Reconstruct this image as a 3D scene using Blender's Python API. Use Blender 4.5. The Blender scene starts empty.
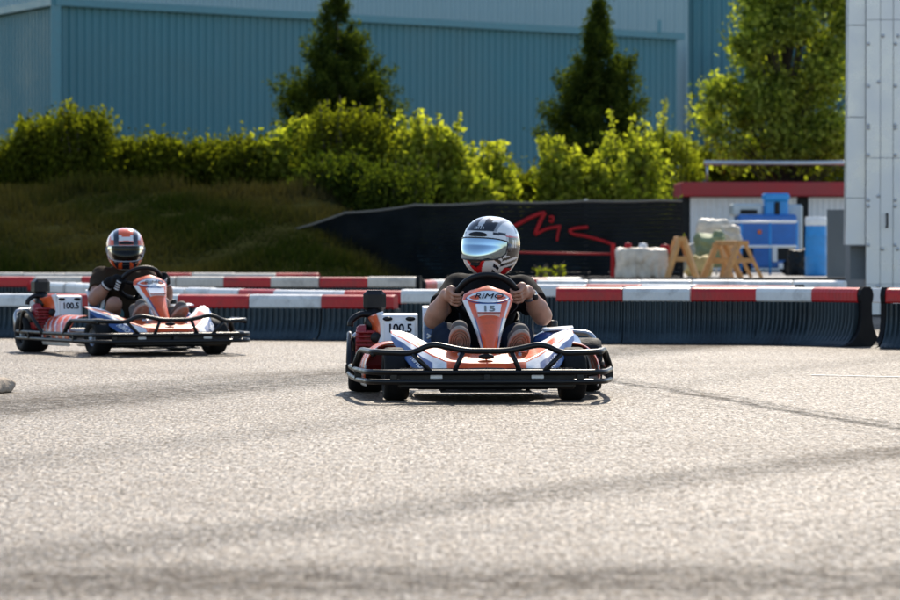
import bpy, math, random
import numpy as np
from mathutils import Vector, Matrix
random.seed(7); np.random.seed(7)
SC = bpy.context.scene
COL = SC.collection
# ------------------------------------------------------------------ camera, sky, sun, exposure
F_PX, H = 3520.0, 0.74            # focal length in 900-px-wide pixels, camera height
cam_d = bpy.data.cameras.new('camera'); cam = bpy.data.objects.new('camera', cam_d); COL.objects.link(cam)
cam_d.sensor_width = 36; cam_d.lens = F_PX * 36 / 900
cam.location = (0, 0, H); cam.rotation_euler = (math.radians(90) - math.atan(50 / F_PX), 0, 0)
cam_d.clip_end = 2000; cam_d.clip_start = 0.2
cam_d.dof.use_dof = True; cam_d.dof.focus_distance = 17.6; cam_d.dof.aperture_fstop = 6.0
SC.camera = cam
SUN_EL, SUN_AZ = 41.0, 8.0        # azimuth measured from +Y towards +X (the sun stands behind the scene)
w = bpy.data.worlds.new('World'); SC.world = w; w.use_nodes = True
nt = w.node_tree
sky = nt.nodes.new('ShaderNodeTexSky'); sky.sky_type = 'NISHITA'; sky.sun_disc = False
sky.sun_elevation = math.radians(SUN_EL); sky.sun_rotation = math.radians(SUN_AZ)
sky.air_density = 1.0; sky.dust_density = 0.6
bg = nt.nodes['Background']; bg.inputs['Strength'].default_value = 0.15
nt.links.new(sky.outputs[0], bg.inputs['Color'])
sl = bpy.data.lights.new('sun', 'SUN'); sun = bpy.data.objects.new('sun', sl); COL.objects.link(sun)
sl.energy = 4.4; sl.angle = math.radians(0.53); sl.color = (1.0, 0.90, 0.75)
sd = Vector((math.sin(math.radians(SUN_AZ)) * math.cos(math.radians(SUN_EL)),
             math.cos(math.radians(SUN_AZ)) * math.cos(math.radians(SUN_EL)), math.sin(math.radians(SUN_EL))))
sun.rotation_euler = sd.to_track_quat('Z', 'Y').to_euler(); sun.location = (10, 60, 60)
SC.view_settings.view_transform = 'Standard'; SC.view_settings.look = 'None'
SC.view_settings.gamma = 1.0; SC.view_settings.exposure = 0.6; SC.view_settings.use_curve_mapping = False
SC.render.engine = 'CYCLES'

# ------------------------------------------------------------------ helpers
def P(px, py, D):
    """real-world point that stands at distance D; used to survey positions from the photograph"""
    return Vector(((px - 450) / F_PX * D, D, H + (250 - py) / F_PX * D))
def X(px, D): return (px - 450) / F_PX * D
def Z(py, D): return H + (250 - py) / F_PX * D

MATS = {}
def mat(name, color, rough=0.5, metal=0.0, coat=0.0, var=0.12, scale=8.0, bump=0.0, bscale=60.0, spec=0.5, attr=False, coords='Object', sheen=0.0, scuff=0.0, sscale=5.0):
    if name in MATS: return MATS[name]
    m = bpy.data.materials.new(name); m.use_nodes = True; t = m.node_tree
    b = t.nodes['Principled BSDF']
    b.inputs['Roughness'].default_value = rough; b.inputs['Metallic'].default_value = metal
    b.inputs['Coat Weight'].default_value = coat; b.inputs['Coat Roughness'].default_value = 0.08
    b.inputs['Specular IOR Level'].default_value = spec
    if sheen: b.inputs['Sheen Weight'].default_value = sheen
    tc = t.nodes.new('ShaderNodeTexCoord')
    if coords == 'World': tc = t.nodes.new('ShaderNodeNewGeometry'); coords = 'Position'
    n = t.nodes.new('ShaderNodeTexNoise'); n.inputs['Scale'].default_value = scale; n.inputs['Detail'].default_value = 5; n.inputs['Roughness'].default_value = 0.65
    t.links.new(tc.outputs[coords], n.inputs['Vector'])
    mr = t.nodes.new('ShaderNodeMapRange'); mr.inputs[1].default_value = 0.25; mr.inputs[2].default_value = 0.75
    mr.inputs[3].default_value = 1 - var; mr.inputs[4].default_value = 1 + var
    t.links.new(n.outputs['Fac'], mr.inputs[0])
    mx = t.nodes.new('ShaderNodeMix'); mx.data_type = 'RGBA'; mx.blend_type = 'MULTIPLY'; mx.inputs[0].default_value = 1.0
    if attr:
        a = t.nodes.new('ShaderNodeAttribute'); a.attribute_name = 'Col'; t.links.new(a.outputs['Color'], mx.inputs[6])
    else:
        mx.inputs[6].default_value = (*color, 1)
    t.links.new(mr.outputs[0], mx.inputs[7])
    final = mx.outputs[2]
    if scuff:      # rubbed-on dirt and rubber
        n3 = t.nodes.new('ShaderNodeTexNoise'); n3.inputs['Scale'].default_value = sscale; n3.inputs['Detail'].default_value = 9; n3.inputs['Roughness'].default_value = 0.75; n3.inputs['Distortion'].default_value = 0.6
        t.links.new(tc.outputs[coords], n3.inputs['Vector'])
        r3 = t.nodes.new('ShaderNodeMapRange'); r3.inputs[1].default_value = 0.50; r3.inputs[2].default_value = 0.68; r3.inputs[3].default_value = 0; r3.inputs[4].default_value = scuff
        t.links.new(n3.outputs['Fac'], r3.inputs[0])
        m3 = t.nodes.new('ShaderNodeMix'); m3.data_type = 'RGBA'; m3.inputs[7].default_value = (0.05, 0.042, 0.035, 1)
        t.links.new(r3.outputs[0], m3.inputs[0]); t.links.new(final, m3.inputs[6]); final = m3.outputs[2]
    t.links.new(final, b.inputs['Base Color'])
    r2 = t.nodes.new('ShaderNodeMapRange'); r2.inputs[1].default_value = 0.3; r2.inputs[2].default_value = 0.7
    r2.inputs[3].default_value = max(0.02, rough - 0.1); r2.inputs[4].default_value = min(1, rough + 0.12)
    t.links.new(n.outputs['Fac'], r2.inputs[0]); t.links.new(r2.outputs[0], b.inputs['Roughness'])
    if bump:
        n2 = t.nodes.new('ShaderNodeTexNoise'); n2.inputs['Scale'].default_value = bscale; n2.inputs['Detail'].default_value = 4
        t.links.new(tc.outputs[coords], n2.inputs['Vector'])
        bp = t.nodes.new('ShaderNodeBump'); bp.inputs['Strength'].default_value = bump; bp.inputs['Distance'].default_value = 0.01
        t.links.new(n2.outputs['Fac'], bp.inputs['Height']); t.links.new(bp.outputs[0], b.inputs['Normal'])
    MATS[name] = m
    return m

def leaf_mat(name, c1, c2, trans=0.45):
    m = bpy.data.materials.new(name); m.use_nodes = True; t = m.node_tree
    b = t.nodes['Principled BSDF']; out = t.nodes['Material Output']
    b.inputs['Roughness'].default_value = 0.7; b.inputs['Specular IOR Level'].default_value = 0.0
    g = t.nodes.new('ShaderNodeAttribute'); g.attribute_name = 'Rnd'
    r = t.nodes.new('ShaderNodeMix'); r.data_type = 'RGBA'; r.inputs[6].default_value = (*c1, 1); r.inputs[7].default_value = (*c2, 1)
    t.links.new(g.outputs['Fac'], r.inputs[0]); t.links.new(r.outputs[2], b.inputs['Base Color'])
    tr = t.nodes.new('ShaderNodeBsdfTranslucent')
    hs = t.nodes.new('ShaderNodeMix'); hs.data_type = 'RGBA'; hs.blend_type = 'MULTIPLY'; hs.inputs[0].default_value = 1
    hs.inputs[7].default_value = (2.15, 2.35, 0.6, 1); t.links.new(r.outputs[2], hs.inputs[6]); t.links.new(hs.outputs[2], tr.inputs['Color'])
    mx = t.nodes.new('ShaderNodeMixShader'); mx.inputs[0].default_value = trans
    t.links.new(b.outputs[0], mx.inputs[1]); t.links.new(tr.outputs[0], mx.inputs[2]); t.links.new(mx.outputs[0], out.inputs['Surface'])
    return m

def link(o, parent=None):
    COL.objects.link(o)
    if parent: o.parent = parent
    return o
def empty(name, loc=(0, 0, 0), rz=0.0):
    o = bpy.data.objects.new(name, None); o.empty_display_size = 0.1; o.location = loc; o.rotation_euler = (0, 0, rz)
    return link(o)
def tag(o, label, cat, group=None):
    o['label'] = label; o['category'] = cat
    if group: o['group'] = group
    return o
def struct(o): o['kind'] = 'structure'; return o
def stuff(o): o['kind'] = 'stuff'; return o

class MB:
    """collects shapes; build() links them as one mesh object"""
    def __init__(s): s.v = []; s.f = []; s.m = []; s.sm = []
    def add(s, v, f, mi=0, smooth=False):
        b = len(s.v); s.v += [tuple(p) for p in v]
        for q in f: s.f.append([i + b for i in q]); s.m.append(mi); s.sm.append(smooth)
        return s
    def box(s, c, size, mi=0, rot=None, bev=0.0):
        x, y, z = [a / 2 for a in size]; R = rot or Matrix.Identity(3); c = Vector(c)
        if bev <= 0:
            v = [c + R @ Vector((sx * x, sy * y, sz * z)) for sz in (-1, 1) for sy in (-1, 1) for sx in (-1, 1)]
            return s.add(v, [(0, 2, 3, 1), (4, 5, 7, 6), (0, 1, 5, 4), (2, 6, 7, 3), (0, 4, 6, 2), (1, 3, 7, 5)], mi)
        b = min(bev, x * .95, y * .95, z * .95); v = []; idx = {}
        for sx in (-1, 1):
            for sy in (-1, 1):
                for sz in (-1, 1):
                    for a in range(3):
                        d = [x - b, y - b, z - b]; d[a] += b
                        idx[(sx, sy, sz, a)] = len(v); v.append(c + R @ Vector((sx * d[0], sy * d[1], sz * d[2])))
        f = []
        for a in range(3):
            o1, o2 = (a + 1) % 3, (a + 2) % 3
            for sg in (-1, 1):
                q = []
                for (p, r) in ((-1, -1), (1, -1), (1, 1), (-1, 1)):
                    k = [0, 0, 0]; k[a] = sg; k[o1] = p; k[o2] = r; q.append(idx[(*k, a)])
                f.append(q if sg > 0 else q[::-1])
            for p in (-1, 1):
                for r in (-1, 1):
                    k1 = [0, 0, 0]; k1[o1] = p; k1[o2] = r; k1[a] = -1; k2 = list(k1); k2[a] = 1
                    q = [idx[(*k1, o1)], idx[(*k2, o1)], idx[(*k2, o2)], idx[(*k1, o2)]]
                    f.append(q if p * r < 0 else q[::-1])
        for sx in (-1, 1):
            for sy in (-1, 1):
                for sz in (-1, 1):
                    q = [idx[(sx, sy, sz, a)] for a in range(3)]; f.append(q if sx * sy * sz > 0 else q[::-1])
        return s.add(v, f, mi)
    def tube(s, pts, r, n=10, mi=0, closed=False, cap=True, rs=None):
        pts = [Vector(p) for p in pts]; N = len(pts); v = []; f = []; up = None
        for i, p in enumerate(pts):
            if closed: t = pts[(i + 1) % N] - pts[i - 1]
            else: t = pts[min(i + 1, N - 1)] - pts[max(i - 1, 0)]
            t.normalize()
            if up is None:
                up = Vector((0, 0, 1)) if abs(t.z) < 0.9 else Vector((1, 0, 0))
            a = t.cross(up)
            if a.length < 1e-5: a = t.orthogonal()
            a.normalize(); up2 = a.cross(t).normalized(); up = up2
            rr = rs[i] if rs else r
            for k in range(n):
                an = 2 * math.pi * k / n; v.append(p + (a * math.cos(an) + up2 * math.sin(an)) * rr)
        for i in range(N if closed else N - 1):
            j = (i + 1) % N
            for k in range(n):
                k2 = (k + 1) % n; f.append((i * n + k, i * n + k2, j * n + k2, j * n + k))
        if cap and not closed: f.append(tuple(range(n - 1, -1, -1))); f.append(tuple((N - 1) * n + k for k in range(n)))
        return s.add(v, f, mi, True)
    def lathe(s, prof, c=(0, 0, 0), axis='Z', n=32, mi=0, smooth=True):
        v = []; f = []; c = Vector(c)
        for (r, h) in prof:
            for k in range(n):
                a = 2 * math.pi * k / n; x, y = r * math.cos(a), r * math.sin(a)
                v.append(c + (Vector((x, y, h)) if axis == 'Z' else Vector((h, x, y)) if axis == 'X' else Vector((y, h, x))))
        for i in range(len(prof) - 1):
            for k in range(n):
                k2 = (k + 1) % n; f.append((i * n + k, i * n + k2, (i + 1) * n + k2, (i + 1) * n + k))
        return s.add(v, f, mi, smooth)
    def prism(s, poly, y0, y1, mi=0):
        """polygon in (x,z), extruded along y"""
        n = len(poly); v = [(x, y0, z) for x, z in poly] + [(x, y1, z) for x, z in poly]
        f = [tuple(range(n)), tuple(range(2 * n - 1, n - 1, -1))] + [(i, i + n, (i + 1) % n + n, (i + 1) % n) for i in range(n)]
        return s.add(v, f, mi)
    def mesh(s, name, mats):
        me = bpy.data.meshes.new(name); me.from_pydata(s.v, [], s.f)
        for m in (mats if isinstance(mats, (list, tuple)) else [mats]): me.materials.append(m)
        me.polygons.foreach_set('material_index', s.m); me.polygons.foreach_set('use_smooth', s.sm)
        me.update(); return me
    def build(s, name, mats, parent=None, loc=None):
        o = bpy.data.objects.new(name, s.mesh(name, mats))
        if loc is not None: o.location = loc
        return link(o, parent)

def np_mesh(name, V, Fq, mats, parent=None, smooth=True, col=None, rnd=None):
    me = bpy.data.meshes.new(name); V = np.asarray(V, dtype=np.float32); Fq = np.asarray(Fq, dtype=np.int32)
    k = Fq.shape[1]
    me.vertices.add(len(V)); me.vertices.foreach_set('co', V.ravel())
    me.loops.add(Fq.size); me.loops.foreach_set('vertex_index', Fq.ravel())
    me.polygons.add(len(Fq)); me.polygons.foreach_set('loop_start', np.arange(0, Fq.size, k, dtype=np.int32))
    me.update(calc_edges=True)
    me.polygons.foreach_set('use_smooth', np.full(len(Fq), smooth))
    if col is not None:
        a = me.color_attributes.new('Col', 'FLOAT_COLOR', 'POINT')
        a.data.foreach_set('color', np.concatenate([np.asarray(col, dtype=np.float32), np.ones((len(V), 1), np.float32)], 1).ravel())
    if rnd is not None:
        a = me.attributes.new('Rnd', 'FLOAT', 'POINT'); a.data.foreach_set('value', np.asarray(rnd, np.float32))
    for m in (mats if isinstance(mats, (list, tuple)) else [mats]): me.materials.append(m)
    o = bpy.data.objects.new(name, me)
    return link(o, parent)

def grid(name, fn, nu, nv, m, parent=None, col=None, thick=0.0, keep=None, closed_u=False, smooth=True):
    """surface fn(u,v) u,v in 0..1; colour col(u,v,p); keep(u,v,p) drops faces"""
    V = []; C = []; K = []
    for j in range(nv + 1):
        for i in range(nu + 1):
            u, v = i / nu, j / nv; p = Vector(fn(u, v)); V.append(p)
            if col: C.append(col(u, v, p))
            if keep: K.append(keep(u, v, p))
    Fq = []
    for j in range(nv):
        for i in range(nu):
            q = (j * (nu + 1) + i, j * (nu + 1) + i + 1, (j + 1) * (nu + 1) + i + 1, (j + 1) * (nu + 1) + i)
            if keep and not all(K[k] for k in q): continue
            Fq.append(q)
    o = np_mesh(name, [tuple(p) for p in V], Fq, m, parent, smooth, C if col else None)
    if thick:
        md = o.modifiers.new('solid', 'SOLIDIFY'); md.thickness = abs(thick); md.offset = -1 if thick > 0 else 1
    return o

def smooth_path(pts, n=6, closed=False):
    """Catmull-Rom through the points"""
    pts = [Vector(p) for p in pts]; N = len(pts); out = []
    for i in range(N if closed else N - 1):
        p1, p2 = pts[i], pts[(i + 1) % N]
        p0 = pts[i - 1] if (closed or i > 0) else p1 * 2 - p2
        p3 = pts[(i + 2) % N] if (closed or i + 2 < N) else p2 * 2 - p1
        for k in range(n):
            t = k / n
            out.append(0.5 * ((2 * p1) + (p2 - p0) * t + (2 * p0 - 5 * p1 + 4 * p2 - p3) * t * t + (3 * p1 - p0 - 3 * p2 + p3) * t ** 3))
    if not closed: out.append(pts[-1])
    return out
def round_path(pts, r=0.04, n=5, closed=False):
    """polyline with rounded corners"""
    pts = [Vector(p) for p in pts]; N = len(pts); out = []
    for i, p in enumerate(pts):
        if not closed and i in (0, N - 1): out.append(p); continue
        a, b = pts[i - 1] - p, pts[(i + 1) % N] - p
        d = min(r, a.length * .48, b.length * .48); A = p + a.normalized() * d; B = p + b.normalized() * d
        for k in range(n + 1):
            t = k / n; out.append(A * (1 - t) ** 2 + p * 2 * t * (1 - t) + B * t * t)
    return out

def text_mesh(s, name, size, m, parent, M, shear=0.0, bold=0.0, sx=1.0, depth=0.001):
    cu = bpy.data.curves.new(name, 'FONT'); cu.body = s; cu.size = size; cu.align_x = 'CENTER'; cu.align_y = 'CENTER'
    cu.shear = shear; cu.offset = bold; cu.extrude = depth; cu.resolution_u = 3
    tmp = bpy.data.objects.new('tmp', cu); COL.objects.link(tmp)
    dg = bpy.context.evaluated_depsgraph_get(); me = bpy.data.meshes.new_from_object(tmp.evaluated_get(dg))
    bpy.data.objects.remove(tmp); me.name = name; me.materials.clear(); me.materials.append(m)
    me.transform(M @ Matrix.Diagonal((sx, 1, 1, 1)))
    o = bpy.data.objects.new(name, me); return link(o, parent)
def frame(origin, right, up):
    r = Vector(right).normalized(); u = Vector(up); u = (u - r * u.dot(r)).normalized(); n = r.cross(u)
    return Matrix(((r.x, u.x, n.x, origin[0]), (r.y, u.y, n.y, origin[1]), (r.z, u.z, n.z, origin[2]), (0, 0, 0, 1)))

# ---- signed-distance modelling: smooth unions of tapered capsules and ellipsoids, meshed with surface nets
class SDF:
    def __init__(s, lo, hi, h):
        s.lo = np.array(lo, float); s.h = h; s.n = np.ceil((np.array(hi) - s.lo) / h).astype(int) + 1
        s.F = np.full(s.n, 0.5, np.float32)
        s.ax = [s.lo[i] + h * np.arange(s.n[i]) for i in range(3)]
    def sub(s, lo, hi):
        a = np.clip(np.floor((np.array(lo) - s.lo) / s.h).astype(int), 0, s.n); b = np.clip(np.ceil((np.array(hi) - s.lo) / s.h).astype(int) + 1, 0, s.n)
        sl = tuple(slice(a[i], b[i]) for i in range(3))
        return sl, np.meshgrid(*[s.ax[i][sl[i]] for i in range(3)], indexing='ij')
    def blend(s, sl, d, k):
        f = s.F[sl]
        if d.size == 0: return
        hh = np.clip(0.5 + 0.5 * (f - d) / k, 0, 1)
        s.F[sl] = f * (1 - hh) + d * hh - k * hh * (1 - hh)
    def cone(s, a, b, ra, rb, k=0.02):
        a, b = np.array(a, float), np.array(b, float); R = max(ra, rb) + 3 * k + 0.03
        sl, (x, y, z) = s.sub(np.minimum(a, b) - R, np.maximum(a, b) + R)
        ab = b - a; L = max((ab ** 2).sum(), 1e-9)
        t = np.clip(((x - a[0]) * ab[0] + (y - a[1]) * ab[1] + (z - a[2]) * ab[2]) / L, 0, 1)
        d = np.sqrt((x - a[0] - t * ab[0]) ** 2 + (y - a[1] - t * ab[1]) ** 2 + (z - a[2] - t * ab[2]) ** 2) - (ra + (rb - ra) * t)
        s.blend(sl, d, k)
    def ell(s, c, r, k=0.02):
        c, r = np.array(c, float), np.array(r, float); R = r + 3 * k + 0.03
        sl, (x, y, z) = s.sub(c - R, c + R)
        q = np.sqrt(((x - c[0]) / r[0]) ** 2 + ((y - c[1]) / r[1]) ** 2 + ((z - c[2]) / r[2]) ** 2)
        s.blend(sl, (q - 1) * r.min(), k)
    def box(s, c, r, k=0.03):
        c, r = np.array(c, float), np.array(r, float) - k * .5; R = r + 4 * k + .05
        sl, (x, y, z) = s.sub(c - R, c + R); q = [np.abs(a - c[i]) - r[i] for i, a in enumerate((x, y, z))]
        d = np.sqrt(sum(np.maximum(a, 0) ** 2 for a in q)) + np.minimum(np.maximum(np.maximum(q[0], q[1]), q[2]), 0) - k * .5
        s.blend(sl, d, .02)
    def noise(s, amp, fr, seed=0):
        x, y, z = np.meshgrid(*s.ax, indexing='ij'); rs = np.random.RandomState(seed); d = 0
        for i in range(5):
            v = rs.randn(3); v *= fr * (0.6 + 0.35 * i) / np.linalg.norm(v); ph = rs.rand() * 6.28
            d = d + np.sin(x * v[0] + y * v[1] + z * v[2] + ph + 1.3 * np.sin(x * v[1] * .7 - z * v[0] * .9 + y * v[2] * .5)) / (1 + .4 * i)
        s.F += (amp * d).astype(np.float32)
    def cut(s, fn):
        x, y, z = np.meshgrid(*s.ax, indexing='ij'); s.F = np.maximum(s.F, fn(x, y, z)).astype(np.float32)
    def build(s, name, m, parent=None):
        F = s.F; F[0] = F[-1] = 0.1; F[:, 0] = F[:, -1] = 0.1; F[:, :, 0] = F[:, :, -1] = 0.1
        S = F < 0; nx, ny, nz = F.shape
        c = [S[i:nx - 1 + i, j:ny - 1 + j, k:nz - 1 + k] for i in (0, 1) for j in (0, 1) for k in (0, 1)]
        anyv = np.logical_or.reduce(c); allv = np.logical_and.reduce(c); act = anyv & ~allv
        ids = np.full(act.shape, -1, np.int64); idx = np.argwhere(act); ids[act] = np.arange(len(idx))
        acc = np.zeros((len(idx), 3)); cnt = np.zeros(len(idx))
        I, J, K = idx.T
        offs = [(i, j, k) for i in (0, 1) for j in (0, 1) for k in (0, 1)]
        for a in offs:
            for ax in range(3):
                if a[ax] == 1: continue
                b = list(a); b[ax] = 1
                fa = F[I + a[0], J + a[1], K + a[2]]; fb = F[I + b[0], J + b[1], K + b[2]]
                m_ = (fa < 0) != (fb < 0); t = np.where(m_, fa / np.where(m_, fa - fb, 1), 0)
                p = np.stack([np.full(len(idx), float(q)) for q in a], 1); p[:, ax] += t
                acc += p * m_[:, None]; cnt += m_
        V = (idx + acc / np.maximum(cnt, 1)[:, None]) * s.h + s.lo
        Q = []
        for ax in range(3):
            o1, o2 = (ax + 1) % 3, (ax + 2) % 3
            A = [slice(None)] * 3; A[ax] = slice(0, -1); B = [slice(None)] * 3; B[ax] = slice(1, None)
            e = np.argwhere(S[tuple(A)] != S[tuple(B)]); sa = S[tuple(A)][tuple(e.T)]
            qs = []
            for (d1, d2) in ((-1, -1), (0, -1), (0, 0), (-1, 0)):
                g = e.copy(); g[:, o1] += d1; g[:, o2] += d2; qs.append(ids[tuple(g.T)])
            q = np.stack(qs, 1); q[~sa] = q[~sa][:, ::-1]; Q.append(q)
        return np_mesh(name, V, np.concatenate(Q), m, parent, True)
# ------------------------------------------------------------------ materials of the setting
def asphalt_mat():
    m = bpy.data.materials.new('asphalt'); m.use_nodes = True; t = m.node_tree; N, L = t.nodes, t.links
    b = N['Principled BSDF']; b.inputs['Roughness'].default_value = 0.62; b.inputs['Specular IOR Level'].default_value = 0.28
    g = N.new('ShaderNodeNewGeometry')
    def noise(sc, det=4, ro=0.6):
        n = N.new('ShaderNodeTexNoise'); n.inputs['Scale'].default_value = sc; n.inputs['Detail'].default_value = det; n.inputs['Roughness'].default_value = ro
        L.new(g.outputs['Position'], n.inputs['Vector']); return n.outputs['Fac']
    def rng(s, a, b_, c, d):
        r = N.new('ShaderNodeMapRange'); L.new(s, r.inputs[0])
        for i, v in enumerate((a, b_, c, d)): r.inputs[i + 1].default_value = v
        return r.outputs[0]
    def math_(op, a, b_=None, c=None):
        n = N.new('ShaderNodeMath'); n.operation = op
        for i, v in enumerate((a, b_, c)):
            if v is None: continue
            if isinstance(v, (int, float)): n.inputs[i].default_value = v
            else: L.new(v, n.inputs[i])
        return n.outputs[0]
    def mixc(f, a, b_, mode='MIX'):
        n = N.new('ShaderNodeMix'); n.data_type = 'RGBA'; n.blend_type = mode
        for i, v in ((0, f), (6, a), (7, b_)):
            if isinstance(v, (int, float)): n.inputs[i].default_value = v
            elif isinstance(v, tuple): n.inputs[i].default_value = (*v, 1)
            else: L.new(v, n.inputs[i])
        return n.outputs[2]
    vo = N.new('ShaderNodeTexVoronoi'); vo.inputs['Scale'].default_value = 70; L.new(g.outputs['Position'], vo.inputs['Vector'])
    vo2 = N.new('ShaderNodeTexVoronoi'); vo2.inputs['Scale'].default_value = 26; L.new(g.outputs['Position'], vo2.inputs['Vector'])
    sep = N.new('ShaderNodeSeparateColor'); L.new(vo.outputs['Color'], sep.inputs[0])
    sep2 = N.new('ShaderNodeSeparateColor'); L.new(vo2.outputs['Color'], sep2.inputs[0])
    stone = mixc(rng(sep.outputs[0], 0.0, 1.0, 0, 1), (0.085, 0.076, 0.066), (0.34, 0.305, 0.265))
    stone = mixc(rng(sep2.outputs[1], 0.62, 1.0, 0, 0.55), stone, (0.50, 0.46, 0.40))
    # tar between the stones
    gap = rng(vo.outputs['Distance'], 0.30, 0.62, 0.0, 1.0)
    base = mixc(math_('MULTIPLY', gap, 0.7), stone, (0.065, 0.06, 0.056))
    base = mixc(rng(noise(0.35, 5), 0.3, 0.7, 0.0, 0.35), base, mixc(1.0, base, (0.72, 0.66, 0.58), 'MULTIPLY'))
    base = mixc(rng(noise(1.6, 6, 0.7), 0.42, 0.72, 0.0, 0.35), base, mixc(1.0, base, (0.66, 0.62, 0.57), 'MULTIPLY'))
    mp = N.new('ShaderNodeMapping'); mp.inputs['Scale'].default_value = (64, 12, 1); L.new(g.outputs['Position'], mp.inputs['Vector'])
    gn = N.new('ShaderNodeTexNoise'); gn.inputs['Scale'].default_value = 1.0; gn.inputs['Detail'].default_value = 6; gn.inputs['Roughness'].default_value = 0.72; L.new(mp.outputs[0], gn.inputs['Vector'])
    base = mixc(1.0, base, mixc(rng(gn.outputs['Fac'], 0.32, 0.68, 0, 1), (0.14, 0.125, 0.11), (2.25, 2.1, 1.9)), 'MULTIPLY')  # depth-stretched grain: sparkle and shading of the stones painted into the colour
    # rubber tyre marks with a shape of their own, and broad dark bands
    xyz = N.new('ShaderNodeSeparateXYZ'); L.new(g.outputs['Position'], xyz.inputs[0])
    px, py = xyz.outputs[0], xyz.outputs[1]
    wob = math_('MULTIPLY', math_('SUBTRACT', noise(0.9, 4, 0.7), 0.5), 0.3)
    brk = rng(noise(9, 5, 0.75), 0.3, 0.58, 0.3, 1.0)
    marks = None
    for (X1, Y1, X2, Y2, wd, st) in ((0.86, 20.3, 1.9, 14.3, 0.05, 0.78), (0.97, 20.3, 2.02, 14.3, 0.035, 0.55), (0.72, 20.0, 2.25, 11.0, 0.03, 0.28),
                                     (0.30, 7.0, 1.75, 10.6, 0.14, 0.34), (0.05, 7.0, 1.55, 10.6, 0.05, 0.18), (-1.75, 7.3, 0.25, 10.6, 0.2, 0.5),
                                     (-3.4, 13.0, -1.2, 19.0, 0.45, 0.7), (-2.0, 11.0, 0.3, 17.0, 0.2, 0.3), (-3.2, 15.5, -1.9, 18.6, 0.3, 0.5), (-1.2, 7.2, 2.4, 9.0, 0.10, 0.22), (-3, 7.75, 3, 7.95, 0.42, 0.62), (-3, 8.7, 1.5, 9.6, 0.14, 0.2), (-4, 21.0, 4, 22.2, 0.35, 0.16), (-6, 24.0, 5, 23.0, 0.3, 0.14)):
        dx, dy = X2 - X1, Y2 - Y1; Lh = math.hypot(dx, dy); nx, ny = dy / Lh, -dx / Lh
        d = math_('ADD', math_('ADD', math_('MULTIPLY', px, nx), math_('MULTIPLY', py, ny)), -(X1 * nx + Y1 * ny))
        d = math_('ABSOLUTE', math_('ADD', d, wob))
        k = math_('MULTIPLY', rng(d, wd * 0.5, wd * 1.6, st, 0.0), brk)
        marks = k if marks is None else math_('MAXIMUM', marks, k)
    base = mixc(1.0, base, (0.80, 0.73, 0.65), 'MULTIPLY')
    base = mixc(marks, base, (0.035, 0.030, 0.026))
    dirt = rng(noise(0.22, 3), 0.45, 0.7, 0, 0.5)
    base = mixc(dirt, base, (0.17, 0.135, 0.10))
    dull = math_('SUBTRACT', 1.0, math_('MINIMUM', 0.92, math_('ADD', math_('MULTIPLY', marks, 1.25), math_('MULTIPLY', dirt, 0.9))))
    L.new(math_('MULTIPLY', math_('MULTIPLY', dull, rng(gn.outputs['Fac'], 0.35, 0.65, 0.15, 1.7)), 0.37), b.inputs['Specular IOR Level'])
    L.new(base, b.inputs['Base Color'])
    hgt = math_('ADD', math_('MULTIPLY', vo.outputs['Distance'], -1.0), math_('MULTIPLY', vo2.outputs['Distance'], -0.8))
    bp = N.new('ShaderNodeBump'); bp.inputs['Strength'].default_value = 0.9; bp.inputs['Distance'].default_value = 0.010
    L.new(hgt, bp.inputs['Height']); L.new(bp.outputs[0], b.inputs['Normal'])
    L.new(rng(sep.outputs[1], 0, 1, 0.36, 0.85), b.inputs['Roughness'])
    return m
M_ASPH = asphalt_mat()
M_GRASSG = mat('bank_soil', (0.020, 0.022, 0.008), 0.9, spec=0.0, var=0.5, scale=2.2, bump=0.6, bscale=9)
M_CONC = mat('concrete', (0.34, 0.32, 0.29), 0.85, var=0.25, scale=3, bump=0.3, bscale=50)
M_CAPR = mat('barrier_red', (0.50, 0.012, 0.014), 0.42, var=0.25, scale=3, coords='World', scuff=.45, sscale=4)
M_CAPW = mat('barrier_white', (0.70, 0.70, 0.68), 0.42, var=0.12, scale=3, coords='World', scuff=.45, sscale=4)
M_CAPW2 = mat('barrier_white_weathered', (0.62, 0.55, 0.47), 0.5, var=0.15, scale=3, coords='World', scuff=.4, sscale=4)
M_RUB = mat('barrier_rubber', (0.024, 0.038, 0.045), 0.42, var=0.6, scale=2.5, spec=0.4, coords='World')
M_RUBE = mat('barrier_end_rubber', (0.004, 0.004, 0.005), 0.6, spec=0.2, var=0.3)
M_TEAL = mat('teal_cladding', (0.058, 0.195, 0.232), 0.45, var=0.10, scale=0.5, coords='World')
M_TEALL = mat('pale_cladding', (0.28, 0.40, 0.42), 0.4, var=0.05, scale=0.7)
M_TRIM = mat('teal_trim', (0.085, 0.235, 0.275), 0.4)
M_WPAN = mat('white_steel', (0.62, 0.62, 0.62), 0.30, metal=0.3, var=0.08, scale=2.5)
M_GPAN = mat('grey_steel', (0.13, 0.15, 0.165), 0.5, metal=0.2)
M_BLK = mat('black_metal', (0.005, 0.006, 0.007), 0.5, spec=0.25)
M_BLKSL = mat('black_slat', (0.006, 0.010, 0.014), 0.5, spec=0.25, var=0.4, scale=3)
M_GALV = mat('galvanised_steel', (0.55, 0.56, 0.56), 0.4, metal=0.8)
M_REDP = mat('red_paint', (0.34, 0.012, 0.014), 0.6, spec=0.2, var=0.2)
M_REDF = mat('red_fascia', (0.33, 0.018, 0.02), 0.5, var=0.2, scale=2)
M_WHT = mat('white_paint', (0.72, 0.72, 0.70), 0.5, var=0.08)
M_WOOD = mat('raw_timber', (0.50, 0.26, 0.09), 0.7, var=0.3, scale=10)
M_BLUE = mat('lift_blue', (0.018, 0.13, 0.42), 0.4, var=0.15)
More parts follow.
